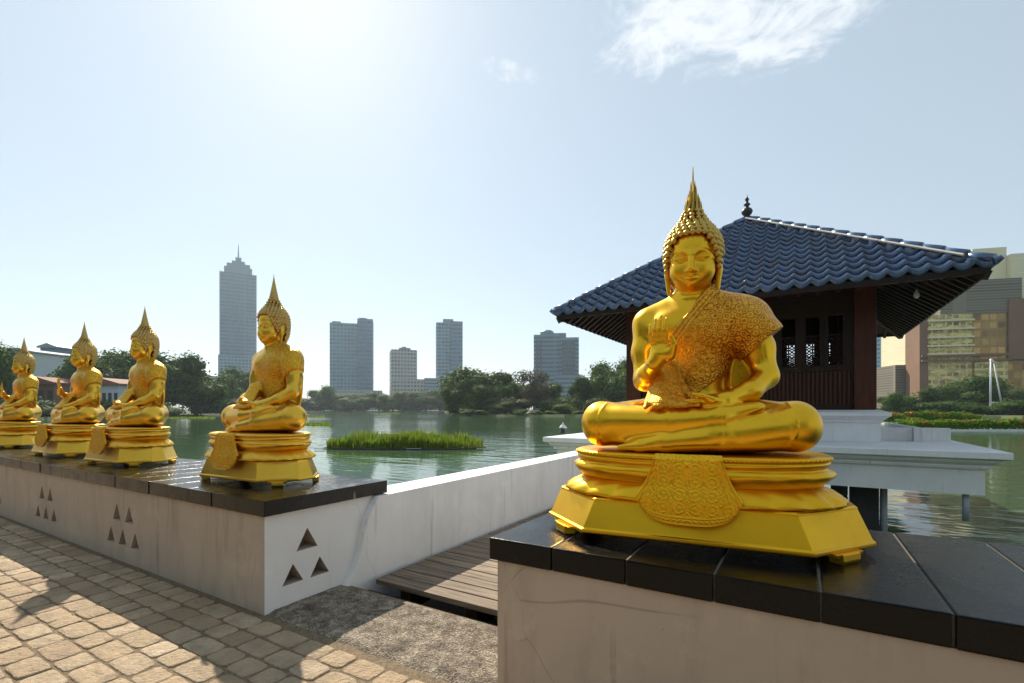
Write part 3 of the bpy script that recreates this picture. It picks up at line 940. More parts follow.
# promenade: bed of sand, then the pavers one by one in a single sheet of relief
sheet('ground', [(-60, -60), (40, -60), (40, 2.04), (-60, 2.04)], -.0055, M['sand'], thick=1.2)
def pavers():
    mb = MB(); rnd = random.Random(11)
    pitch = .122; y = FRONT-.035; row = 0
    while y > -1.2:
        x = -11.5+rnd.uniform(0, .2)
        while x < 2.2:
            w = rnd.choice((rnd.uniform(.12, .16), rnd.uniform(.16, .215), rnd.uniform(.16, .24))); hgt = pitch
            cx, cy = x+w/2, y-hgt/2
            if not (-2.43 < cx < -.9 and cy > FRONT+.0):
                hw, hh = w/2-.0045, hgt/2-.0045
                n = 24; outer = []; r_c = rnd.uniform(.018, .034)
                seed = rnd.uniform(0, 99); tx, ty, dz = rnd.uniform(-.018, .018), rnd.uniform(-.025, .025), rnd.uniform(-.0035, .002)
                for i in range(n):
                    a = 2*math.pi*i/n
                    c, s_ = math.cos(a), math.sin(a)
                    e = rnd.uniform(6, 13) if i == 0 else e
                    rr = (abs(c/hw)**e+abs(s_/hh)**e)**(-1/e)
                    wob = 1+.055*mnoise.noise(Vector((c*1.6+seed, s_*1.6, seed)))+.03*mnoise.noise(Vector((c*5+seed, s_*5, seed)))
                    outer.append((rr*c*wob, rr*s_*wob))
                R = []
                for sc, z in ((1.0, -.016), (.992, -.006), (.965, -.0012), (.90, 0), (.45, .0004)):
                    ring = []
                    for (ox, oy) in outer:
                        px, py = ox*sc, oy*sc
                        zz = z+dz+tx*px+ty*py+.0022*mnoise.noise(Vector(((cx+px)*28, (cy+py)*28, seed)))*(z > -.01)
                        ring.append((cx+px, cy+py, zz))
                    R.append(ring)
                mb.rings(R, cap0=False)
            x += w
        y -= pitch; row += 1
    return mb
tag(pavers().build('paving', M['paver'], None, True), kind='structure')
# rough threshold slab in the gap
mb = MB()
nx, ny = 60, 22
vs = []
for j in range(ny+1):
    for i in range(nx+1):
        x = -2.452+1.47*i/nx; y = FRONT+.012+.515*j/ny
        e = min(1, min(j, 6, ny-j)/2)
        vs.append((x, y, .012*min(1, e)-.006+.004*mnoise.noise(Vector((x*9, y*9, 0)))+.002*mnoise.noise(Vector((x*40, y*40, 3)))))
mb.add(vs, [(j*(nx+1)+i, j*(nx+1)+i+1, (j+1)*(nx+1)+i+1, (j+1)*(nx+1)+i) for j in range(ny) for i in range(nx)])
tag(mb.build('threshold_slab', M['pebble'], None, True), kind='structure')

# plinth walls with the triangular vents really cut through the face
def tri(cx, z0, w, h): return [(cx-w/2, z0), (cx+w/2, z0), (cx, z0+h)]
def wall_with_holes(name, x0, x1, y0, y1, z0, z1, fronts, ends, end_side, mat, parent):
    base = MB(); base.box(x0, x1, y0, y1, z0, z1)
    ob = base.build('tmp_wall', mat)
    cut = MB()
    for poly in fronts: cut.prism(poly, y0-.05, y0+.13)
    if end_side:
        T = Matrix.Translation((end_side, 0, 0)) @ Matrix.Rotation(rad(90), 4, 'Z')
        for poly in ends: cut.prism(poly, -.05, .13, T)
    co = cut.build('tmp_cut', M['gap_shade'])
    md = ob.modifiers.new('b', 'BOOLEAN'); md.operation = 'DIFFERENCE'; md.solver = 'EXACT'; md.object = co
    dg = bpy.context.evaluated_depsgraph_get()
    me = bpy.data.meshes.new_from_object(ob.evaluated_get(dg))
    for o in (ob, co):
        m_ = o.data; bpy.data.objects.remove(o); bpy.data.meshes.remove(m_)
    me.materials.clear()
    me.name = name
    o = link(name, me, [mat, M['white_wall']], parent)
    for p in me.polygons:                       # plinth end takes the parapet's white: its brighter sky light painted in
        p.material_index = 1 if p.normal.x > .9 and p.center.x > x1-.01 else 0
    return o
fr = []
for gx in (-4.20, -5.78, -7.36, -8.94, -10.5, -12.1):
    fr += [tri(gx-.20, .112, .135, .118), tri(gx, .112, .135, .118), tri(gx+.20, .112, .135, .118), tri(gx-.10, .285, .135, .122), tri(gx+.105, .285, .135, .122)]
en = [tri(1.672, .115, .132, .110), tri(1.848, .112, .132, .110), tri(1.764, .288, .140, .122)]
pl = empty('plinth', (0, 0, 0), 0, 'long low rendered plinth with triangle vents and black coping, carrying four statues', 'plinth', 'black topped plinths')
wall_with_holes('rendered_wall', -16, -2.455, FRONT, BACK-.02, -1.0, CB, fr, en, -2.455, M['plinth_wall'], pl)
def coping_run(x_from, x_to, y0, y1, parent, seam, step=.2645):
    x = x_from; i = 0; rnd = random.Random(3)
    while (x-x_to)*(1 if step < 0 else -1) > .05:
        w = step
        a, b = sorted((x, x+w))
        j = rnd.uniform(-.003, .003); mb = MB()
        mb.box(a+(.0018 if step < 0 else .003), b-(.0018 if step < 0 else .003), y0+j, y1, CB+rnd.uniform(0, .002), TOP+rnd.uniform(-.0012, .0012))
        mb.build('coping_slab', M['coping'], parent, bevel=.0025 if step < 0 else .005)
        x += w; i += 1
    a, b = sorted((x_from, x))
    mb = MB(); mb.box(a+.012, b-.012, y0+.012, y1-.012, CB+.004, TOP-(.010 if step < 0 else .0035)); mb.build('bedding_mortar', seam, parent)
coping_run(-2.425, -15.6, FRONT-.018, BACK+.01, pl, M['mortar'], -.2645)
pr = empty('plinth', (0, 0, 0), 0, 'low rendered plinth with black coping and pale seams under the large front statue', 'plinth', 'black topped plinths')
mb = MB(); mb.box(-.985, 6, FRONT+.022, BACK+.02, -1.0, CB); mb.build('rendered_wall', M['plinth_wall'], pr)
coping_run(-1.018, 6, FRONT+.012, BACK+.05, pr, M['mortar'], .2665)

# parapets of the footbridge: battered white walls
def parapet(name, xt0, xt1, xb0, xb1, y0, y1, label, flare):
    mb = MB(); R = []
    zs = [-.95, .0, .06, .12, .18, .24, .30, .36, .42, .48, .520]
    rings = []
    for z in zs:
        t = max(0, min(1, z/.52))
        xi = xb1+(xt1-xb1)*t; xo = xb0+(xt0-xb0)*t
        # rough plaster edge where the wall steps out of the plinth: an S-curve
        st = y0+.26*(t+.10*math.sin(2*math.pi*t))
        rings.append([(xo, st+.05, z), (flare, st-.004, z), (flare+(xi-flare)*.6, st-.002, z), (flare+(xi-flare)*.92, st+.004, z), (xi, st+.014, z), (xi, y1, z), (xo, y1, z)])
    mb.rings(rings, close=True, cap0=True, cap1=True)
    o = mb.build(name, M['white_wall'], None, bevel=0)
    return tag(o, label, 'parapet', 'footbridge parapets')
parapet('parapet_wall', -2.68, -2.395, -2.68, -2.405, 2.005, 8.0, 'long white parapet wall from the four-statue plinth along the plank walkway', -2.462)
mb = MB(); mb.box(-1.05, -.72, 2.42, 8.0, -.95, .50)
tag(mb.build('parapet_wall', M['white_wall'], bevel=.006), 'white parapet wall behind the large front statue on the far side of the plank walkway', 'parapet', 'footbridge parapets')
br = empty('footbridge', (-1.6, 2.19, 0), 0, 'weathered wooden plank walkway between white parapets', 'walkway')
def kid(mb, name, mat, par, origin, **kw):
    mb.v = [(x-origin[0], y-origin[1], z-origin[2]) for x, y, z in mb.v]
    return mb.build(name, mat, par, **kw)
O = br.location
y = 2.19; rnd = random.Random(5)
while y < 7.9:
    w = .118+rnd.uniform(-.004, .004)
    mb = MB(); mb.box(-2.36+rnd.uniform(0, .012), -1.06, y, y+w-.011, -.032, .0+rnd.uniform(-.0015, .0015))
    kid(mb, 'plank', M['deck_wood'], br, O, bevel=.003); y += w
mb = MB(); mb.box(-2.42, -.96, 2.085, 2.182, -.14, -.075); kid(mb, 'end_joist', M['gap_shade'], br, O)  # trench shade put into the joist as a near-black colour
mb = MB()
for x in (-2.1, -1.6, -1.1): mb.box(x-.04, x+.04, 2.20, 7.9, -.14, -.034)
kid(mb, 'bearer', M['dark_wood'], br, O)

# ------------------------------------------------------------------ terrace and pavilion on the water
PC = Vector((-.98, 11.43, 0)); TZ = .572
ter = empty('terrace', (PC.x, PC.y, 0), 0, 'pale grey moulded terrace platform standing in the lake under the pavilion', 'terrace')
def tower_ring(h_, z): return [(-h_, -h_, z), (h_, -h_, z), (h_, h_, z), (-h_, h_, z)]
TH = 3.17; TY = PC.y-8.0
mb = MB(); R = []
def sq(dx, dy, z): return [(-dx, -dy, z), (dx, -dy, z), (dx, dy, z), (-dx, dy, z)]
for ins, z in ((.20, .012), (.20, .335), (.155, .345), (.145, .375), (.155, .385), (.145, .395), (.10, .425), (.085, .445), (.085, .46), (.03, .475), (0, .49), (0, TZ-.008), (.008, TZ)):
    R.append(sq(TH-ins, TY-ins, z))
mb.rings(R); mb.build('moulded_slab', M['white_trim'], ter)
for (x, y) in ((-1.9, -2.63), (1.79, -2.63), (-1.9, 2.6), (1.79, 2.6), (-.05, 0)):
    mb = MB(); mb.box(x-.165, x+.165, y-.165, y+.165, WATER_Z-.5, .02); mb.build('pier', M['dark_pier'], ter)
mb = MB(); mb.bar((2.81, -3.13, -.345), (2.81, -3.13, .03), .035, n=12); mb.build('drain_pipe', M['grey_pipe'], ter, True)
mb = MB(); mb.bar((2.02, -2.70, WATER_Z-.2), (2.02, -2.70, .03), .045, n=12); mb.build('drain_pipe', M['grey_pipe'], ter, True)
# low kerb walls round the terrace pool at the right
kb = empty('kerb_wall', (PC.x, PC.y, TZ), 0, 'low white kerb wall turning a corner on the terrace right of the pavilion', 'low wall')
mb = MB(); mb.box(2.09, 2.56, -1.33, -1.20, 0, .22); mb.build('wall_run', M['white_wall'], kb, bevel=.006)
mb = MB(); mb.box(2.563, 2.68, -1.42, 1.6, 0, .225); mb.build('wall_run', M['white_wall'], kb, bevel=.006)
mb = MB(); mb.box(2.683, 3.08, -1.1, -.97, 0, .215); mb.build('wall_run', M['white_wall'], kb, bevel=.006)

pav = empty('pavilion', (PC.x, PC.y, TZ), 0, 'dark timber pavilion with blue glazed hipped roof standing on the water terrace', 'pavilion')
BW = 2.02; BZ = 1.085-TZ; EH = 3.06; EZ = 2.93-TZ; AZ = 5.13-TZ
mb = MB(); R = []
for ins, z in ((.02, .002), (.02, .30), (-.01, .32), (-.01, .345), (-.07, .40), (-.10, .42), (-.10, .475), (-.07, .48), (.02, BZ)):
    R.append(sq(BW-ins+.06, BW-ins+.06, z))
mb.rings(R); mb.build('base', M['white_trim'], pav)
for sx in (-1, 1):
    for sy in (-1, 1):
        mb = MB(); mb.box(sx*(BW-.15)-.145, sx*(BW-.15)+.145, sy*(BW-.15)-.145, sy*(BW-.15)+.145, BZ+.002, EZ+.55)
        mb.build('corner_post', M['red_wood'], pav, bevel=.012)
wz0, wz1, ztop = 1.79-TZ, 2.66-TZ, EZ+.62
cen = [-.17-PC.x, .18-PC.x, .50-PC.x]; cen = sorted(cen+[-c for c in cen]); WW = .225
def fret(x0, x1, z0, z1, par, y):
    """pierced fretwork panel: rings, diagonals and a border"""
    mb = MB(); t = .011; n = 3
    w = (x1-x0)/2; mb_y = y
    rows = max(2, round((z1-z0)/w)); hgt = (z1-z0)/rows
    for r in range(rows):
        for c in range(2):
            cx = x0+w*(c+.5); cz = z0+hgt*(r+.5); rr = min(w, hgt)*.47
            for a in range(16):
                a0, a1 = 2*math.pi*a/16, 2*math.pi*(a+1)/16
                mb.bar((cx+rr*math.cos(a0), y, cz+rr*math.sin(a0)), (cx+rr*math.cos(a1), y, cz+rr*math.sin(a1)), .0075, n=4, caps=False)
            for a in range(4):
                a0 = math.pi/4+a*math.pi/2
                mb.bar((cx+.2*rr*math.cos(a0), y, cz+.2*rr*math.sin(a0)), (cx+rr*1.3*math.cos(a0), y, cz+rr*1.3*math.sin(a0)), .009, n=4)
            mb.bar((cx-.02, y, cz), (cx+.02, y, cz), .02, n=6)
    mb.box(x0, x1, y-.008, y+.008, z1-.012, z1+.012); mb.box(x0, x1, y-.008, y+.008, z0-.01, z0+.01)
    for xm in (x0+.004, (x0+x1)/2, x1-.004): mb.bar((xm, y, z0), (xm, y, z1), .007, n=4)
    return mb.build('fretwork', M['dark_wood'], par)
def wall_side(ang):
    Rz = Matrix.Rotation(ang, 4, 'Z')
    wl = MB(); e = BW-.30; y0 = -(BW-.10); y1 = y0+.06
    def bx(x0, x1, z0, z1, ya=y0, yb=y1): wl.box(x0, x1, ya, yb, z0, z1, Rz)
    bx(-e, e, BZ+.003, wz0, y0+.015, y1); bx(-e, e, wz1, ztop)
    edges = [-e]
    for c in cen: edges += [c-WW/2, c+WW/2]
    edges += [e]
    for a, b in zip(edges[::2], edges[1::2]): bx(a, b, wz0-.001, wz1+.001)
    # sill, head and skirting rails, then vertical battens below the sill
    bx(-e, e, wz0-.055, wz0-.002, y0-.03, y0+.004); bx(-e, e, wz1+.004, wz1+.07, y0-.025, y0-.002); bx(-e, e, BZ+.004, BZ+.09, y0-.025, y0+.012)
    for z in np.arange(wz1+.14, ztop, .085): bx(-e, e, z, z+.012, y0-.012, y0-.001)
    o = wl.build('timber_wall', M['dark_wood'], pav)
    bt = MB(); x = -e+.02
    while x < e-.03:
        bt.box(x, x+.028, y0-.012, y0+.012, BZ+.092, wz0-.058, Rz); x += .062
    bt.build('batten_panel', M['red_wood'], o)
    for c in cen:
        w = MB(); x0, x1 = c-WW/2, c+WW/2
        for (a, b, cc, d) in ((x0-.02, x0+.012, wz0, wz1), (x1-.012, x1+.02, wz0, wz1), (x0+.013, x1-.013, wz0, wz0+.02), (x0+.013, x1-.013, wz1-.02, wz1)):
            w.box(a, b, y0-.022, y0+.03, cc, d, Rz)
        wi = w.build('window', M['dark_wood'], pav)
        f = fret(x0+.014, x1-.014, wz0+.03, wz0+(wz1-wz0)*.62, wi, y0+.01)
        f.data.transform(Rz)
for a in range(4): wall_side(a*math.pi/2)
mb = MB(); mb.box(-BW+.16, BW-.16, -BW+.16, BW-.16, BZ+.001, BZ+.02); mb.build('floor', M['dark_wood'], pav)
mb = MB(); mb.box(-BW+.1, BW-.1, -BW+.1, BW-.1, ztop+.01, ztop+.04); mb.build('ceiling', M['dark_wood'], pav)
# roof: glazed tiles laid course by course on four slopes
rise = AZ-EZ; SL = math.hypot(EH, rise)
def tiles(ang):
    mb = MB(); rows = 16; pitch = .224; sub = 10
    sl = Vector((0, EH/SL, rise/SL)); nrm = Vector((0, -rise/SL, EH/SL))
    T = Matrix.Rotation(ang, 4, 'Z')
    def prof(u):
        p = (u/pitch) % 1.0
        return .068*(1-abs(math.sin(math.pi*p))**.9)-.014
    for r in range(rows):
        v0 = SL*r/rows-.03; v1 = SL*(r+1)/rows+.01
        e0 = EH*(1-max(0, v0)/SL)-.02; e1 = EH*(1-min(SL, v1)/SL)-.02
        n = max(4, int(2*e0/pitch*sub))
        R = [[], [], []]
        for i in range(n+1):
            u = -e0+2*e0*i/n
            h = prof(u+pitch*.5*0)
            sag = .05*(.046-h)                      # rounded lower lip
            uv = max(-e1, min(e1, u))
            p = (u/pitch) % 1.0; lip = .035*math.sin(math.pi*p)
            vv0 = v0-lip*.9+.02
            base = Vector((u, -EH, EZ))
            for k_, (uu, v, hh) in enumerate(((u, vv0+.006, h+.0), (u, vv0-.008, h+.085), (uv, v1, h+.004))):
                v = min(v, SL)
                q = Vector((uu, -EH, EZ))+sl*v+nrm*hh
                R[k_].append(T @ q)
        mb.rings(R, close=False, cap0=False, cap1=False)
    return mb
rf = MB()
und = .05
inn = BW-.25
rf.rings([sq(inn, inn, EZ-.05+(EH-inn)*rise/EH), sq(EH, EH, EZ-.05), sq(EH, EH, EZ-.012), sq(.02, .02, AZ-.01)], cap0=False)
roof = rf.build('roof', M['rafter_wood'], pav)
for a in range(4): tiles(a*math.pi/2).build('tile_slope', M['tile'], roof, True)
for sx in (-1, 1):
    for sy in (-1, 1):
        mb = MB(); n = 15
        a = Vector((sx*EH, sy*EH, EZ+.05)); b = Vector((0, 0, AZ+.05)); L = (b-a).length; d = (b-a).normalized()
        for i in range(n):
            p = a+d*(L*i/n-.03); q = a+d*(L*(i+1)/n+.015)
            mb.bar(p+Vector((0, 0, .035)), q+Vector((0, 0, .03)), .072, .056, 14)
        mb.lathe([(.001, 0), (.06, .0), (.06, .01)], a, 8)
        r_ = mb.build('hip_ridge', M['tile'], roof, True)
        mb = MB()
        for s_ in ((-1, 1) if sx > 0 else ()):  # lime line only on the right hips, painting in their brightness from the sun
            off = Vector((sx*.080*s_, -sy*.080*s_, .035))
            mb.bar(a+off+d*.25, b+off-d*.1, .020, n=6)
        if mb.v: mb.build('lime_bedding', M['ridge_lime'], r_)
        mb = MB(); mb.bar(a+Vector((-sx*.1, -sy*.1, -.06)), a+Vector((sx*.03, sy*.03, -.02)), .05, .045, 10); mb.bar(a+Vector((sx*.03, sy*.03, -.02)), a+Vector((sx*.09, sy*.09, .03)), .045, .035, 10)
        mb.build('corner_horn', M['tile'], r_, True)
mb = MB(); mb.lathe([(.16, -.05), (.14, .03), (.05, .06), (.045, .12), (.095, .17), (.115, .22), (.095, .27), (.04, .31), (.035, .34), (.07, .37), (.03, .42), (.026, .45), (.045, .48), (.012, .54), (.004, .60)], (0, 0, AZ), 16)
mb.build('roof_finial', M['dark_metal'], roof, True)
# eaves: fascia and rafters
sl_t = rise/EH
for a in range(4):
    T = Matrix.Rotation(a*math.pi/2, 4, 'Z')
    mb = MB(); mb.box(-EH+.02, EH-.02, -EH-.012, -EH+.025, EZ-.095, EZ-.005, T); mb.build('fascia', M['dark_wood'], roof)
    x = -EH+.1
    while x < EH-.05:
        inn = max(abs(x)+.02, BW-.06)
        if inn < EH-.05:
            p = T @ Vector((x, -EH+.03, EZ-.10)); q = T @ Vector((x, -inn, EZ-.10+(EH-inn-.03)*sl_t))
            mb = MB(); mb.beam(p, q, .055, .075); mb.build('rafter', M['rafter_wood'], roof)
        x += .245
# soffit boards follow the slope
for sx in (-1, 1):
    for sy in (-1, 1):
        mb = MB(); mb.beam((sx*(EH-.02), sy*(EH-.02), EZ-.115), (sx*(BW-.2), sy*(BW-.2), EZ-.115+(EH-BW+.2)*sl_t), .09, .12)
        mb.build('hip_rafter', M['dark_wood'], roof)
# bulb hanging under the eave
p = PC+Vector((2.55, -1.7, EZ+TZ+.35))
bl = empty('hanging_bulb', p, 0, 'small pale bulb hanging from the rafters at the right eave', 'bulb')
mb = MB(); mb.bar((0, 0, 0), (0, 0, -.30), .006, n=6); mb.build('flex', M['dark_metal'], bl)
mb = MB(); mb.lathe([(.012, .0), (.02, -.03), (.04, -.07), (.042, -.10), (.025, -.13), (.002, -.14)], (0, 0, -.30), 10); mb.build('glass', M['white_metal'], bl, True)
# little lamp on the terrace corner
p = at(563, 10.4, TZ)
lp = empty('bollard_lamp', p, 0, 'tiny dark lamp with a white cone cap on the terrace corner', 'lamp')
mb = MB(); mb.lathe([(.055, 0), (.06, .04), (.045, .05), (.045, .11), (.06, .12)], (0, 0, 0), 14); mb.build('body', M['dark_metal'], lp, True)
mb = MB(); mb.lathe([(.085, .115), (.085, .125), (.05, .17), (.015, .20), (.02, .215), (.002, .235)], (0, 0, 0), 14); mb.build('cap', M['white_metal'], lp, True)
# ------------------------------------------------------------------ statues
S0 = statue('seated_statue', 'large gold seated statue on the front right plinth, palm raised, spiky finial over its curls', 'raised', 'spiky', .0036, .0032, M['gold'], M['gold_base'], M['gold_hair'], M['brocade'])
S0.location = (-.362, 1.98, TOP); S0.rotation_euler = (0, 0, rad(7))
SA = statue('seated_statue', 'gold seated statue at the near end of the four-statue plinth, both hands in its lap', 'lap', 'smooth', .0058, .0045, M['gold_pale'], M['gold_pale'], M['gold_pale_hair'], M['brocade_pale'], .83, .78)
def px_on_line(px, Y):
    k = (px-512)/F_PX
    dx, dy = FWD.x+k*RGT.x, FWD.y+k*RGT.y
    return dx*Y/dy
SA.location = (px_on_line(260, 1.93), 1.93, TOP); SA.rotation_euler = (0, 0, rad(3))
SB = copy_tree(SA); SB.location = (px_on_line(131.5, 1.93), 1.93, TOP)
SB['label'] = 'gold seated statue with hands in its lap, second along the long plinth from the gap'
SC_ = statue('seated_statue', 'gold seated statue, hand raised, third along the long plinth from the gap', 'raised', 'smooth', .0065, .005, M['gold_pale'], M['gold_pale'], M['gold_pale_hair'], M['brocade_pale'], .83, .78)
SC_.location = (px_on_line(72, 1.95), 1.95, TOP); SC_.rotation_euler = (0, 0, rad(3))
SD = copy_tree(SC_); SD.location = (px_on_line(13, 1.97), 1.97, TOP)
SD['label'] = 'gold seated statue with raised hand cut by the left edge, farthest along the long plinth'

# ------------------------------------------------------------------ land round the lake
shore = [(-900, 60), (-300, 62), (-60, 70), (30, 82), (110, 100), (200, 128), (255, 190), (285, 270), (330, 330), (445, 330), (452, 150), (470, 128), (560, 122), (660, 126), (760, 180), (850, 190), (880, 118), (1030, 96), (1400, 90)]
P = [at(px, d) for px, d in shore]
far = [at(1400, 1100), at(900, 2600), at(512, 2700), at(100, 2600), at(-900, 1100)]
land = MB(); rnd = random.Random(9)
def subdiv(pts, n):
    out = []
    for a, b in zip(pts, pts[1:]):
        for i in range(n): 
            p = a.lerp(b, i/n); out.append(p+Vector((rnd.uniform(-1.5, 1.5), rnd.uniform(-1.5, 1.5), 0)))
    return out+[pts[-1]]
poly = subdiv(P, 7)+far
n = len(poly)
land.add([(p.x, p.y, -.35) for p in poly], [tuple(range(n))])
m_ = len(poly)-len(far)
land.add([(p.x, p.y, -.35) for p in poly[:m_]]+[(p.x*(1-.8/max(1, p.length)), p.y*(1-.8/max(1, p.length)), -.95) for p in poly[:m_]], [(i, i+1, m_+i+1, m_+i) for i in range(m_-1)])
tag(land.build('far_land', M['land']), kind='structure')
GZ = -.36

# ------------------------------------------------------------------ far buildings
def blk(mb, px0, px1, py, D, ref, depth_m, z0=GZ, back=0.0):
    """a block of the tower that fills columns px0..px1 up to row py, in the tower's own frame"""
    cs = math.cos(math.atan((512-ref)/F_PX))
    w0 = (px0-ref)*D/F_PX*cs; w1 = (px1-ref)*D/F_PX*cs
    mb.box(w0, w1, -depth_m/2+back, depth_m/2+back, z0, hz(py, D))
def face_rot(px, extra=0): return YAW-math.atan((px-512)/F_PX)*.0+extra
MF = {
 'blue': facade('blue_glass_facade', (.05, .17, .28), (.01, .07, .145), 5.2, 2.6, .58, .74, .22, 0, .7),
 'blue2': facade('pale_blue_facade', (.11, .25, .35), (.015, .09, .165), 4.6, 4.4, .58, .76, .22, 0, .7),
 'white': facade('pale_banded_facade', (.40, .39, .37), (.06, .09, .12), 4.2, 3.6, .55, .70, .25, 0, .6),
 'grey': facade('grey_slab_facade', (.19, .28, .36), (.03, .085, .145), 3.6, 60, .40, .985, .3),
 'amber': facade('amber_glass_facade', (.40, .26, .09), (.30, .17, .05), 3.0, 2.4, .70, .82, .22, .6, .6),
 'dglass': facade('dark_glass_facade', (.10, .14, .18), (.05, .085, .125), 3.6, 2.2, .80, .86, .2),
 'gold': facade('painted_sun_gold_facade', (.86, .68, .30), (.22, .12, .035), 2.6, 2.1, .52, .72, .3, 0, .6, 1),  # golden sun reflections painted into the colour
 'beige': facade('beige_facade', (.86, .77, .52), (.78, .69, .46), 5, 6, .04, .9, .8),
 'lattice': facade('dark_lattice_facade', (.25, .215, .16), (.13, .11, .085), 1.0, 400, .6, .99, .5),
}
MF['metal_roof'] = simple('grey_blue_roof', (.20, .25, .30), .5, 0, .1, .15)
MF['tile_roof'] = simple('red_brown_roof', (.22, .09, .06), .8, nscale=.5, namp=.3)
MF['paint_white'] = simple('pale_blue_wall', (.50, .54, .58), .8, nscale=.2, namp=.1)
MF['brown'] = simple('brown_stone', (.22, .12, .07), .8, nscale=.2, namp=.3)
MF['dark'] = simple('dark_opening', (.03, .033, .036), .5)
MF['steel'] = simple('blue_grey_steel', (.08, .17, .25), .5)
def tower(px, D, label, rot=0.0, cat='tower', grp='towers across the lake'):
    p = at(px, D, 0)
    return empty('office_tower' if cat == 'tower' else 'building', p, YAW+math.atan((512-px)/F_PX)+rot, label, cat, grp)
# slim stepped tower with a mast
t = tower(238.4, 700, 'tallest blue glass tower with stepped crown and thin mast, left of the nearest left statue', rad(0))
D = 700
mb = MB(); blk(mb, 220.3, 256.2, 277, D, 238.4, 44, hz(357, D)); mb.build('shaft', MF['blue'], t)
mb = MB(); blk(mb, 219.0, 257.2, 357, D, 238.4, 47); mb.build('podium', MF['blue2'], t)
mb = MB()
for (a, b, c, d) in ((224.5, 252, 270.5, 36), (227, 250, 266.5, 30), (232, 244.8, 263, 20), (235.4, 241.4, 258.5, 10)): blk(mb, a, b, c, D, 238.4, d, hz(278, D))
mb.build('crown', MF['steel'], t)
mb = MB(); mb.bar((0, 0, hz(259, D)), (0, 0, hz(244.5, D)), 1.1, .35); mb.build('mast', MF['steel'], t)
mb = MB()
for x in (-22.4, -8.2, 7.8, 22.2): mb.box(x-.7, x+.7, -22.9, -22.05, hz(357, D), hz(277, D))
mb.build('pilaster', MF['blue2'], t)
# double slab tower
D = 620; ref = 352
t = tower(ref, D, 'broad blue twin-slab tower with balconies, right of the tallest tower', rad(-4))
mb = MB(); blk(mb, 331, 358, 325, D, ref, 26); mb.build('west_slab', MF['blue2'], t)
mb = MB(); blk(mb, 358.2, 373.6, 321, D, ref, 34, back=-3); mb.build('east_slab', MF['blue'], t)
mb = MB(); blk(mb, 333, 341, 322.8, D, ref, 14, hz(326, D)); blk(mb, 359.5, 367, 318.6, D, ref, 18, hz(322, D)); mb.build('roof_plant', MF['steel'], t)
mb = MB(); blk(mb, 327, 383, 391, D, ref, 44, back=-4); mb.build('podium', MF['white'], t)
# short white block
D = 560; ref = 403
t = tower(ref, D, 'shorter pale gridded tower block between the two blue towers', rad(6))
mb = MB(); blk(mb, 390.4, 415.8, 351, D, ref, 26); mb.build('block', MF['white'], t)
mb = MB(); blk(mb, 399, 410, 348.4, D, ref, 12, hz(352, D)); blk(mb, 402, 406, 347, D, ref, 6, hz(352, D)); mb.build('roof_plant', MF['steel'], t)
D = 540; ref = 417
t = tower(ref, D, 'long low grey office block at the foot of the short pale tower', rad(2), 'office block')
mb = MB(); blk(mb, 392.5, 424, 379.8, D, ref, 22); mb.build('wing', MF['white'], t)
mb = MB(); blk(mb, 424.2, 442, 378.5, D, ref, 26); mb.build('end_wing', MF['grey'], t)
# slim blue tower
D = 640; ref = 448
t = tower(ref, D, 'slim blue tower with flat roof box, just left of the big round dark tree', rad(3))
mb = MB(); blk(mb, 436, 449.6, 324.5, D, ref, 28); mb.build('west_slab', MF['blue2'], t)
mb = MB(); blk(mb, 449.8, 461.6, 323.5, D, ref, 33, back=-2); mb.build('east_slab', MF['blue'], t)
mb = MB(); blk(mb, 443, 453, 320, D, ref, 14, hz(325, D)); mb.build('roof_plant', MF['steel'], t)
# grey block near the pavilion roof
D = 420; ref = 556
t = tower(ref, D, 'grey office tower with dark glass bay, left of the pavilion', rad(-2))
mb = MB(); blk(mb, 535, 560, 337, D, ref, 30); mb.build('west_block', MF['grey'], t)
mb = MB(); blk(mb, 560.2, 578.5, 340.5, D, ref, 32, back=-1); mb.build('east_block', MF['grey'], t)
mb = MB(); blk(mb, 562.5, 575, 345, D, ref, 5, hz(379, D), back=-16); mb.build('glass_bay', MF['dglass'], t)
mb = MB()
for a in (537.5, 541.2): blk(mb, a, a+1.6, 342, D, ref, 3, hz(382, D), back=-14.5)
mb.build('window_strip', MF['dglass'], t)
mb = MB(); mb.lathe([(6, hz(338, D)), (6, hz(332, D)), (4.5, hz(330.5, D))], ((547-ref)*D/F_PX, 0, 0), 20); blk(mb, 551, 566, 334.2, D, ref, 12, hz(341, D)); mb.build('roof_drum', MF['steel'], t)
mb = MB(); blk(mb, 556, 580, 377, D, ref, 44, back=-6); mb.build('podium', MF['grey'], t)
# glass tower seen under the right eave
D = 520; ref = 883
t = tower(ref, D, 'pale blue stepped glass tower just right of the pavilion corner post', rad(-36))
w = 17*D/F_PX*.80
mb = MB(); mb.box(-w/2-1, w/2-2, -9, 9, GZ, hz(322, D)); mb.build('shaft', MF['blue2'], t)
mb = MB(); mb.box(w/2-1.8, w/2+2.6, -8, 8, GZ, hz(349, D)); mb.build('lower_step', MF['blue2'], t)
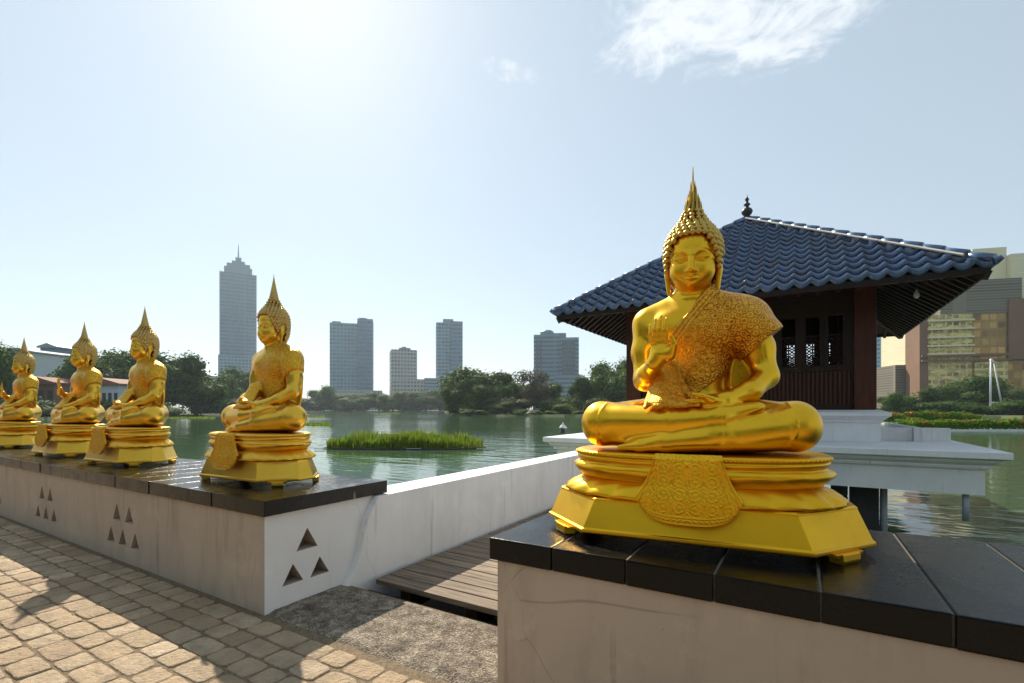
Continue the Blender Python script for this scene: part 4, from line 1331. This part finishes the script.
# left bank buildings
def house(px0, px1, ytop, D, label, depth_m, roof_m, wall_m, ridge, name='building', cat='building', nw=5, wrow=(.55, .8), base=GZ, rot=0.0):
    ref = (px0+px1)/2; w = (px1-px0)*D/F_PX; h = hz(ytop, D)
    o = empty(name, at(ref, D, 0), YAW+rot, label, cat, 'buildings on the left bank')
    mb = MB(); mb.box(-w/2, w/2, -depth_m/2, depth_m/2, base, h); mb.build('wall', wall_m, o)
    mb = MB()
    mb.prism([(-w/2-.6, h+.01), (w/2+.6, h+.01), (w/2+.6, h+.35), (ridge*w, h+1.6), (-w/2-.6, h+.5)], -depth_m/2-.7, depth_m/2+.7); mb.build('roof', roof_m, o)
    for i in range(nw):
        x = -w/2+w*(i+.5)/nw; mb = MB(); ww = w/nw*.55
        z0, z1 = base+(h-base)*wrow[0], base+(h-base)*wrow[1]
        mb.box(x-ww/2, x+ww/2, -depth_m/2-.06, -depth_m/2+.1, z0, z1); wn = mb.build('window', MF['dark'], o)
        mb = MB(); mb.box(x-ww/2-.1, x+ww/2+.1, -depth_m/2-.16, -depth_m/2-.0, z0-.2, z0-.01); mb.build('sill', wall_m, wn)
    return o
house(22, 60, 356, 150, 'pale blue-grey building with a low pitched roof behind the two leftmost statues', 16, MF['metal_roof'], MF['paint_white'], .05, nw=4, wrow=(.62, .76))
house(57, 73, 350, 170, 'small blue block standing higher beside the pale blue-grey building', 12, MF['metal_roof'], MF['steel'], .0, nw=2, wrow=(.75, .88))
house(30, 72, 385, 104, 'low brown-roofed shed on the left bank below the pale blue-grey building', 8, MF['tile_roof'], MF['brown'], .1, nw=5, wrow=(.2, .8))
house(98, 132, 386, 104, 'low arcade building with dark openings under the big left bank trees', 7, MF['tile_roof'], MF['paint_white'], .0, nw=6, wrow=(.1, .75))
house(201, 219, 377, 330, 'small pale hip-roofed building showing above the trees left of the tallest tower', 14, MF['metal_roof'], MF['paint_white'], .0, nw=3)
house(300, 318, 402, 340, 'tiny red-roofed house on the far shore just right of the nearest left statue', 9, MF['tile_roof'], MF['paint_white'], .0, nw=3)
house(880, 905, 388, 230, 'flat grey shed with pale roof under the right eave of the pavilion', 14, MF['metal_roof'], MF['grey'], .0, nw=4)
# big beige complex at the right edge
D = 170; ref = 970
def rb(px0, px1, py, back, dep, z0, name, mat, par):
    mb = MB(); mb.box((px0-ref)*D/F_PX, (px1-ref)*D/F_PX, back, back+dep, z0 if z0 < 0 else hz(z0, D), hz(py, D)); return mb.build(name, mat, par)
t = empty('hotel_building', at(ref, D, 0), YAW-rad(14), 'large beige complex at the right edge with sunlit gold painted into its floors, dark overhangs', 'building', 'buildings on the right bank')
rb(985, 1014, 243, 8, 22, -.3, 'stair_tower', MF['beige'], t)
rb(1014.3, 1075, 252, 6, 26, -.3, 'upper_block', MF['beige'], t)
rb(948, 1016, 279, 2, 5.8, 313, 'dark_overhang', MF['lattice'], t)  # shade on the overhang is put into its dark lattice colour
rb(936, 974, 313, 1.2, 9, -.3, 'gold_bay', MF['gold'], t)
rb(974.3, 1004, 313, 2.2, 9, -.3, 'glass_bay', MF['amber'], t)
rb(928.3, 935.8, 316, .8, 9, -.3, 'corner_shaft', MF['brown'], t)
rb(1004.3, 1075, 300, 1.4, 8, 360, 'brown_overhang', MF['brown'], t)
rb(975, 1002, 362, .4, 1.6, -.3, 'gold_lower_bay', MF['gold'], t)
rb(1004.6, 1075, 361, 2.6, 8, -.3, 'lower_wall', MF['amber'], t)
mb = MB()
for py in (320, 328.5, 337, 345.5, 354): mb.box((935-ref)*D/F_PX, (975-ref)*D/F_PX, .5, 1.19, hz(py, D), hz(py, D)+.55)
mb.build('balcony_band', MF['beige'], t)
mb = MB()
for py in (356, 361): mb.box((929-ref)*D/F_PX, (1003-ref)*D/F_PX, -.2, .39, hz(py, D), hz(py, D)+.7)
mb.build('brown_band', MF['brown'], t)
D = 185; ref = 916
t = empty('building', at(ref, D, 0), YAW-rad(10), 'plain beige block with a dark lower wing, left of the gold-coloured facade', 'building', 'buildings on the right bank')
rb(906.5, 929.5, 327, 0, 16, -.3, 'block', MF['beige'], t)
rb(895.5, 909.5, 365, -1.5, 14, -.3, 'low_wing', MF['lattice'], t)
rb(910, 924, 364, -1.2, 1.1, -.3, 'brown_panel', MF['brown'], t)  # plain brown panel standing in front of the block

# ------------------------------------------------------------------ trees
def crown_mesh(seed, lobes, n, size, core=.86):
    rnd = random.Random(seed); mb = MB()
    def rdir():
        while True:
            v = Vector((rnd.uniform(-1, 1), rnd.uniform(-1, 1), rnd.uniform(-1, 1)))
            if .05 < v.length < 1: return v.normalized()
    tot = sum(r[0]*r[2] for _, r in lobes)
    for c, r in lobes:
        c = Vector(c); k = int(n*r[0]*r[2]/tot)
        for _ in range(k):
            d = rdir(); q = rnd.uniform(.70, 1.02) if rnd.random() < .88 else rnd.uniform(.98, 1.15)
            nz = .75+.35*mnoise.noise(d*2.3+Vector((seed, c.x*3, c.z*3)))
            q *= nz+.25
            p = c+Vector((d.x*r[0], d.y*r[1], d.z*r[2]))*q
            nrm = (d+Vector((rnd.uniform(-.8, .8), rnd.uniform(-.8, .8), rnd.uniform(-.5, .9)))).normalized()
            u = nrm.cross(Vector((rnd.uniform(-1, 1), rnd.uniform(-1, 1), rnd.uniform(-1, 1)))).normalized(); w = nrm.cross(u)
            s_ = size*rnd.uniform(.6, 1.5); a = rnd.uniform(.5, .9)
            mb.add([p-u*s_, p+w*s_*a, p+u*s_, p-w*s_*a], [(0, 1, 2, 3)])
        # solid leaf-coloured core added in the lobe to block light
        if core:
            R = []
            for i in range(1, 6):
                th = math.pi*i/6
                R.append([c+Vector((r[0]*math.sin(th)*math.cos(f), r[1]*math.sin(th)*math.sin(f), r[2]*math.cos(th)))*core*(.85+.3*mnoise.noise(Vector((math.cos(f)*2, math.sin(f)*2+seed, th*2)))) for f in (2*math.pi*j/9 for j in range(9))])
            R = [[p+(p-c)*0 for p in ring] for ring in R]
            mb.rings(R)
    me = bpy.data.meshes.new('crown'); me.from_pydata(mb.v, [], mb.f); me.update()
    return me
def trunk_mesh(seed, h, r, limbs, spread):
    rnd = random.Random(seed); mb = MB()
    pts = [Vector((0, 0, 0)), Vector((rnd.uniform(-.02, .02), 0, h*.55)), Vector((rnd.uniform(-.04, .04), 0, h))]
    mb.bar(pts[0], pts[1], r, r*.75, 8); mb.bar(pts[1], pts[2], r*.75, r*.5, 8)
    for i in range(limbs):
        a = 2*math.pi*i/limbs+rnd.uniform(-.3, .3); e = pts[2]+Vector((spread*math.cos(a), spread*math.sin(a), rnd.uniform(.15, .35)))
        mid = pts[2].lerp(e, .5)+Vector((0, 0, .04))
        mb.bar(pts[1].lerp(pts[2], rnd.uniform(.3, 1)), mid, r*.42, r*.28, 6); mb.bar(mid, e, r*.28, r*.1, 6)
    me = bpy.data.meshes.new('trunk'); me.from_pydata(mb.v, [], mb.f); me.update(); return me
# unit trees: height 1, crown about 1 wide
KINDS = {}
def kind(key, seed, lobes, n, size, trunk, mat, core=.86):
    me = crown_mesh(seed, lobes, n, size, core); me.materials.append(M[mat])
    tm = trunk_mesh(seed, *trunk); tm.materials.append(M['bark'])
    KINDS[key] = (me, tm)
def lob(seed, n, cx=.33, z0=.40, z1=.80, r=(.17, .24)):
    rnd = random.Random(seed); out = [((0, 0, .5*(z0+z1)+.02), (.32, .32, .38))]
    for i in range(n):
        a = 2*math.pi*i/n+rnd.uniform(-.4, .4); q = rnd.uniform(.6, 1)*cx; rr = rnd.uniform(*r)
        out.append(((q*math.cos(a), q*math.sin(a), rnd.uniform(z0, z1)), (rr, rr, rr*rnd.uniform(.7, .95))))
    return out
kind('round', 1, lob(1, 14, .34, .14, .80), 9000, .019, (.45, .035, 5, .2), 'leaf_dark')
kind('broad', 2, lob(2, 16, .38, .14, .76), 10000, .019, (.40, .04, 6, .28), 'leaf_dark')
kind('mid', 3, lob(3, 14, .35, .12, .78), 9000, .019, (.40, .03, 5, .22), 'leaf_mid')
kind('dome', 4, lob(4, 12, .38, .10, .62), 7000, .017, (.25, .03, 5, .2), 'leaf_light')
kind('bare', 5, lob(5, 10, .34, .30, .85, (.12, .18)), 4500, .017, (.62, .022, 9, .30), 'leaf_bare', 0)
kind('bush', 6, lob(6, 10, .38, .10, .55, (.2, .28)), 4500, .024, (.2, .03, 4, .2), 'leaf_mid')
kind('low', 7, lob(7, 10, .38, .12, .62, (.2, .28)), 5000, .022, (.2, .03, 4, .2), 'leaf_dark')
def tree(key, px, ytop, wpx, D, label, grp, base=GZ, rz=None, name='tree'):
    me, tm = KINDS[key]
    H = hz(ytop, D)-base; W = wpx*D/F_PX
    o = empty(name, at(px, D, base-.05), (px*1.7) % 6.28 if rz is None else rz, label, 'bush' if name == 'bush' else 'tree', grp)
    sx = W/1.02
    for nm, m_ in (('crown', me), ('trunk', tm)):
        c = bpy.data.objects.new(nm, m_); COL.objects.link(c); c.parent = o
        c.scale = (sx, sx, H/.98)
    return o
LB = 'trees on the left bank'
tree('mid', -10, 343, 62, 92, 'mid green tree cut by the left edge behind the farthest statue', LB)
tree('round', 84, 352, 64, 112, 'dark tree between the farthest two raised-hand statues on the left bank', LB)
tree('broad', 118, 344, 74, 118, 'biggest dark spreading tree on the left bank behind the second and third statues', LB)
tree('round', 168, 346, 64, 122, 'tall dark rounded tree right of the second statue on the left bank', LB)
tree('broad', 196, 366, 58, 126, 'lower dark tree stepping down to the water, left of the tall stepped tower', LB)
tree('low', 205, 384, 36, 150, 'small dark tree under the small pale hip-roofed building', LB)
tree('mid', 226, 374, 44, 175, 'mid green rounded tree in front of the foot of the tallest tower', LB)
tree('round', 242, 364, 46, 185, 'dark rounded tree rising against the right foot of the tallest tower', LB)
tree('dome', 252, 394, 46, 170, 'pale green low tree at the water behind the nearest left statue', LB)
tree('low', 150, 396, 60, 106, 'low dark shoreline tree behind the waist of the second statue', LB)
tree('low', 100, 394, 50, 100, 'low dark shoreline tree behind the lap of the third statue', LB)
tree('low', 28, 392, 60, 88, 'low dark tree on the bank behind the farthest statue', LB)
for i, (px, yt, w) in enumerate(((309, 398, 26), (324, 387, 24), (338, 391, 26), (352, 394, 24), (365, 393, 26), (379, 394, 22), (393, 393, 26), (408, 392, 24), (413, 388, 20), (426, 391, 26), (440, 390, 26), (452, 392, 22), (266, 396, 30), (280, 400, 28), (294, 401, 26))):
    tree(('round', 'mid', 'dome', 'low', 'broad')[i % 5], px, yt-2, w*1.3, 335+(i % 3)*10, 'hazy blue-green tree in the far shoreline row below the towers', 'hazy far shoreline trees', rz=i*1.3)
NI = 'trees on the near island'
tree('broad', 481, 366, 74, 150, 'largest dark domed tree on the near island, right of the slim blue tower', NI)
tree('round', 459, 376, 40, 140, 'dark tree at the left tip of the near island', NI)
tree('mid', 497, 379, 38, 140, 'mid green tree half hiding the largest dark domed tree', NI)
tree('dome', 506, 391, 46, 134, 'pale olive low domed tree at the water on the near island', NI)
tree('bare', 534, 369, 46, 142, 'thin brownish tree with open branches on the near island', NI)
tree('mid', 524, 381, 34, 150, 'brownish green tree behind the thin open tree', NI)
tree('low', 549, 394, 22, 134, 'small dark tree right of the thin open tree', NI)
tree('bush', 565, 400, 26, 130, 'bright green low bushy tree by the shore left of the tall dark tree', NI)
tree('round', 584, 373, 34, 140, 'tall dark tree near the pavilion eave below the grey office tower', NI)
tree('mid', 612, 359, 54, 138, 'tall mid green tree against the left post of the pavilion', NI)
tree('round', 640, 352, 60, 150, 'tall green tree behind the left post of the pavilion', NI)
tree('mid', 520, 377, 46, 156, 'broad mid green tree filling the gap behind the thin brownish tree', NI)
tree('round', 546, 380, 40, 152, 'dark rounded tree below the left edge of the grey office tower', NI)
tree('low', 566, 390, 40, 138, 'low dark spreading tree below the grey office tower', NI)
tree('mid', 470, 384, 44, 138, 'mid green tree in front of the left flank of the largest dark domed tree', NI)
tree('low', 598, 392, 30, 130, 'low dark tree at the foot of the trees left of the pavilion', NI)
tree('bush', 468, 406, 18, 128, 'small round yellowish bush at the left tip of the near island', NI, name='bush')
for i, (px, yt, w) in enumerate(((482, 408, 14), (520, 407, 16), (536, 408, 14), (552, 409, 14), (576, 409, 16), (592, 408, 16))):
    tree('bush', px, yt, w, 127, 'low green bush along the near island shore', 'low shore bushes', rz=i*1.9, name='bush')
RB = 'trees on the right bank'
tree('mid', 894, 392, 30, 128, 'green tree under the right eave beside the pavilion post', RB)
tree('low', 915, 388, 34, 130, 'low dark tree below the plain beige block', RB)
tree('round', 938, 384, 34, 126, 'dark tree in front of the corner of the gold-coloured facade', RB)
tree('broad', 966, 374, 58, 128, 'broad dark green tree in front of the gold-coloured facade, left of the white mast', RB)
tree('low', 1000, 388, 40, 130, 'low dark tree behind the white mast', RB)
tree('dome', 1020, 379, 30, 118, 'yellow green tree at the right edge of the picture', RB)
tree('low', 955, 396, 60, 116, 'long low dark tree at the water behind the flowering hedge', RB)
tree('low', 1012, 394, 50, 112, 'low dark tree at the water right of the white mast', RB)
tree('low', 690, 394, 90, 190, 'low dark tree hidden behind the pavilion terrace', RB)

for i, (x, y, w, h_) in enumerate(((-17, -13, 9, 9), (-7.5, -15, 9, 10), (2.5, -14, 8, 8), (12.5, -13, 9, 9), (-28, -11, 9, 9))):  # unseen trees added behind the camera to darken reflections and wall fronts
    me, tm = KINDS[('broad', 'mid')[i % 2]]
    o = empty('tree', (x, y, -.05), i*1.1, 'unseen tree added behind the viewer to darken reflections in the gold', 'tree', 'unseen trees added for reflections')
    for nm, m_ in (('crown', me), ('trunk', tm)):
        c = bpy.data.objects.new(nm, m_); COL.objects.link(c); c.parent = o; c.scale = (w, w, h_)
# ------------------------------------------------------------------ on the water
def blades(mb, x, y, z, h, rnd, r=.012):
    a = rnd.uniform(0, 6.28); lean = rnd.uniform(0, .35)*h; dx, dy = math.cos(a)*lean, math.sin(a)*lean
    w = r*rnd.uniform(.7, 1.5); px, py = -math.sin(a)*w, math.cos(a)*w
    mb.add([(x-px, y-py, z), (x+px, y+py, z), (x+dx*.4+px*.8, y+dy*.4+py*.8, z+h*.6), (x+dx*.4-px*.8, y+dy*.4-py*.8, z+h*.6), (x+dx, y+dy, z+h)], [(0, 1, 2, 3), (3, 2, 4)])
D = 23.5
rbd = empty('reed_bed', at(406, D, WATER_Z), YAW, 'floating oblong bed of bright green reeds in the lake between the statues', 'reed bed')
Wd = 157*D/F_PX
mb = MB(); R = []
for sc, z in ((1.0, -.1), (1.02, .03), (1.0, .07), (.95, .09)):
    R.append([(x*sc*1.0, y*sc, z) for x, y in (pol(Wd/2, 1.25, 2*math.pi*i/40, 3.2) for i in range(40))])
mb.rings(R); mb.build('raft', M['bark'], rbd)
rnd = random.Random(21); mb = MB()
for _ in range(9000):
    a = rnd.uniform(0, 6.28); q = math.sqrt(rnd.random()); x, y = pol(Wd/2*.985, 1.2, a, 3.2); x *= q; y *= q
    hh = (.62+.22*mnoise.noise(Vector((x*1.1, y*1.1, 4)))+.12*mnoise.noise(Vector((x*4, y*4, 9))))*rnd.uniform(.6, 1.1)
    hh *= (1-.45*q**6)*(1.25 if rnd.random() < .05 else 1)*(.75+.5*max(0, mnoise.noise(Vector((x*.8, 3, y)))+.5))
    blades(mb, x, y, .07, hh, rnd, .022)
rd = mb.build('reeds', M['reed'], rbd); rd['kind'] = 'stuff'
for x0, x1 in ((-Wd/2-.1, -Wd/2+.5), (.3, 1.0), (Wd/2-.3, Wd/2+.6)):
    mb = MB(); mb.bar((x0, -1.33, .05), (x1, -1.35, .06), .022, n=7); mb.build('bamboo_pole', M['grey_pipe'], rbd)
def pads(name, px0, px1, D, ydep, label):
    o = MB(); rnd = random.Random(px0)
    for _ in range(420):
        px = rnd.uniform(px0, px1); p = at(px, D+rnd.gauss(0, ydep), WATER_Z+.02)
        blades(o, p.x, p.y, p.z, rnd.uniform(.08, .3), rnd, .10)
    return tag(o.build(name, M['reed']), kind='stuff', label=label)
pads('water_weed', 300, 330, 58, 1.2, 'strip of green water weed'); pads('water_weed', 305, 325, 120, 2, 'thin far strip of water weed'); pads('water_weed', 380, 400, 200, 4, 'far strip of weed'); pads('water_weed', 165, 215, 100, 4, 'bright shoreline grass')
# flowering hedges on floats at the right
def hedge(px0, px1, D, h, label, flowers, rot=0.0):
    ref = (px0+px1)/2; w = (px1-px0)*D/F_PX
    o = empty('floating_hedge', at(ref, D, WATER_Z), YAW+rot, label, 'hedge', 'planted floats at the right')
    mb = MB(); mb.box(-w/2, w/2, -1.1, 1.1, -.1, .14); mb.build('float_edge', M['white_wall'], o, bevel=.03)
    rnd = random.Random(px0); mb = MB(); fl = MB()
    for i in range(15000):
        x = rnd.uniform(-w/2+.2, w/2-.2); y = rnd.uniform(-1, 1)
        top = h*(.72+.28*mnoise.noise(Vector((x*.7, y*.7, px0)))+.18*mnoise.noise(Vector((x*2.2, y*2.2, 3))))
        z = .10+top*1.15*math.sqrt(rnd.random())
        s_ = rnd.uniform(.06, .14); p = Vector((x, y, z))
        n_ = Vector((rnd.uniform(-1, 1), rnd.uniform(-1.2, .6), rnd.uniform(-.2, 1.2))).normalized()
        u = n_.cross(Vector((rnd.uniform(-1, 1), rnd.uniform(-1, 1), .3))).normalized(); v_ = n_.cross(u)
        isf = flowers and rnd.random() < .45*max(0, .35+1.6*mnoise.noise(Vector((x*.5, 7, px0)))) and z > .28+top*.5
        (fl if isf else mb).add([p-u*s_, p+v_*s_*.6, p+u*s_, p-v_*s_*.6], [(0, 1, 2, 3)])
    lf = mb.build('foliage', M['hedge'], o); lf['kind'] = 'stuff'
    if fl.v: f = fl.build('flowers', M['flower'], o); f['kind'] = 'stuff'
    return o
hedge(901, 1075, 42, .95, 'bright green hedge on a white-edged float at the right, the nearer of two rows', True)
hedge(878, 976, 62, 1.5, 'hedge dotted with orange flowers behind the nearer green row at the right', True)
# white lattice mast on a pontoon
D = 118; base = WATER_Z
mt = empty('mast_pontoon', at(993, D, base), YAW, 'white A-frame mast standing on a small white pontoon at the right', 'mast')
k_ = D/F_PX
mb = MB()
mb.bar((-5.0*k_*.5, 0, 1.6), (-2.2*k_, 0, 58*k_), .24, .14); mb.build('main_leg', M['white_metal'], mt, True)
mb = MB(); mb.bar((11.0*k_, .3, 1.6), (1.5*k_, .2, 55*k_), .18, .12); mb.build('raking_leg', M['white_metal'], mt, True)
mb = MB(); mb.bar((-2.4*k_, 0, 14*k_), (8.4*k_, .2, 14*k_), .14); mb.bar((-2.2*k_, 0, 57*k_), (1.6*k_, .2, 54*k_), .3); mb.build('cross_bar', M['white_metal'], mt, True)
mb = MB()
mb.rings([[(x*q, y*q, z) for x, y in ((-10*k_, -1.6), (13*k_, -1.6), (16*k_, 0), (13*k_, 1.6), (-10*k_, 1.6))] for q, z in ((.9, -.2), (1, .3), (1, 1.3), (.93, 1.55))]); mb.build('pontoon', M['white_metal'], mt, bevel=.05)
mb = MB(); mb.box(-2*k_, 6*k_, -1, 1, 1.56, 2.3); mb.build('deck_box', M['grey_pipe'], mt, bevel=.05)

# ------------------------------------------------------------------ air
mb = MB(); mb.box(-3050, 3050, -3050, 3050, -2.8, 262)
hz_o = mb.build('haze', [])
hm = bpy.data.materials.new('haze_air'); hm.use_nodes = True
t_ = hm.node_tree; t_.nodes.clear()
o_ = t_.nodes.new('ShaderNodeOutputMaterial'); pv = t_.nodes.new('ShaderNodeVolumePrincipled')
pv.inputs['Color'].default_value = (.78, .90, 1.0, 1); pv.inputs['Density'].default_value = HAZE; pv.inputs['Anisotropy'].default_value = .35
t_.links.new(pv.outputs[0], o_.inputs['Volume'])
hz_o.data.materials.append(hm); hz_o['kind'] = 'stuff'
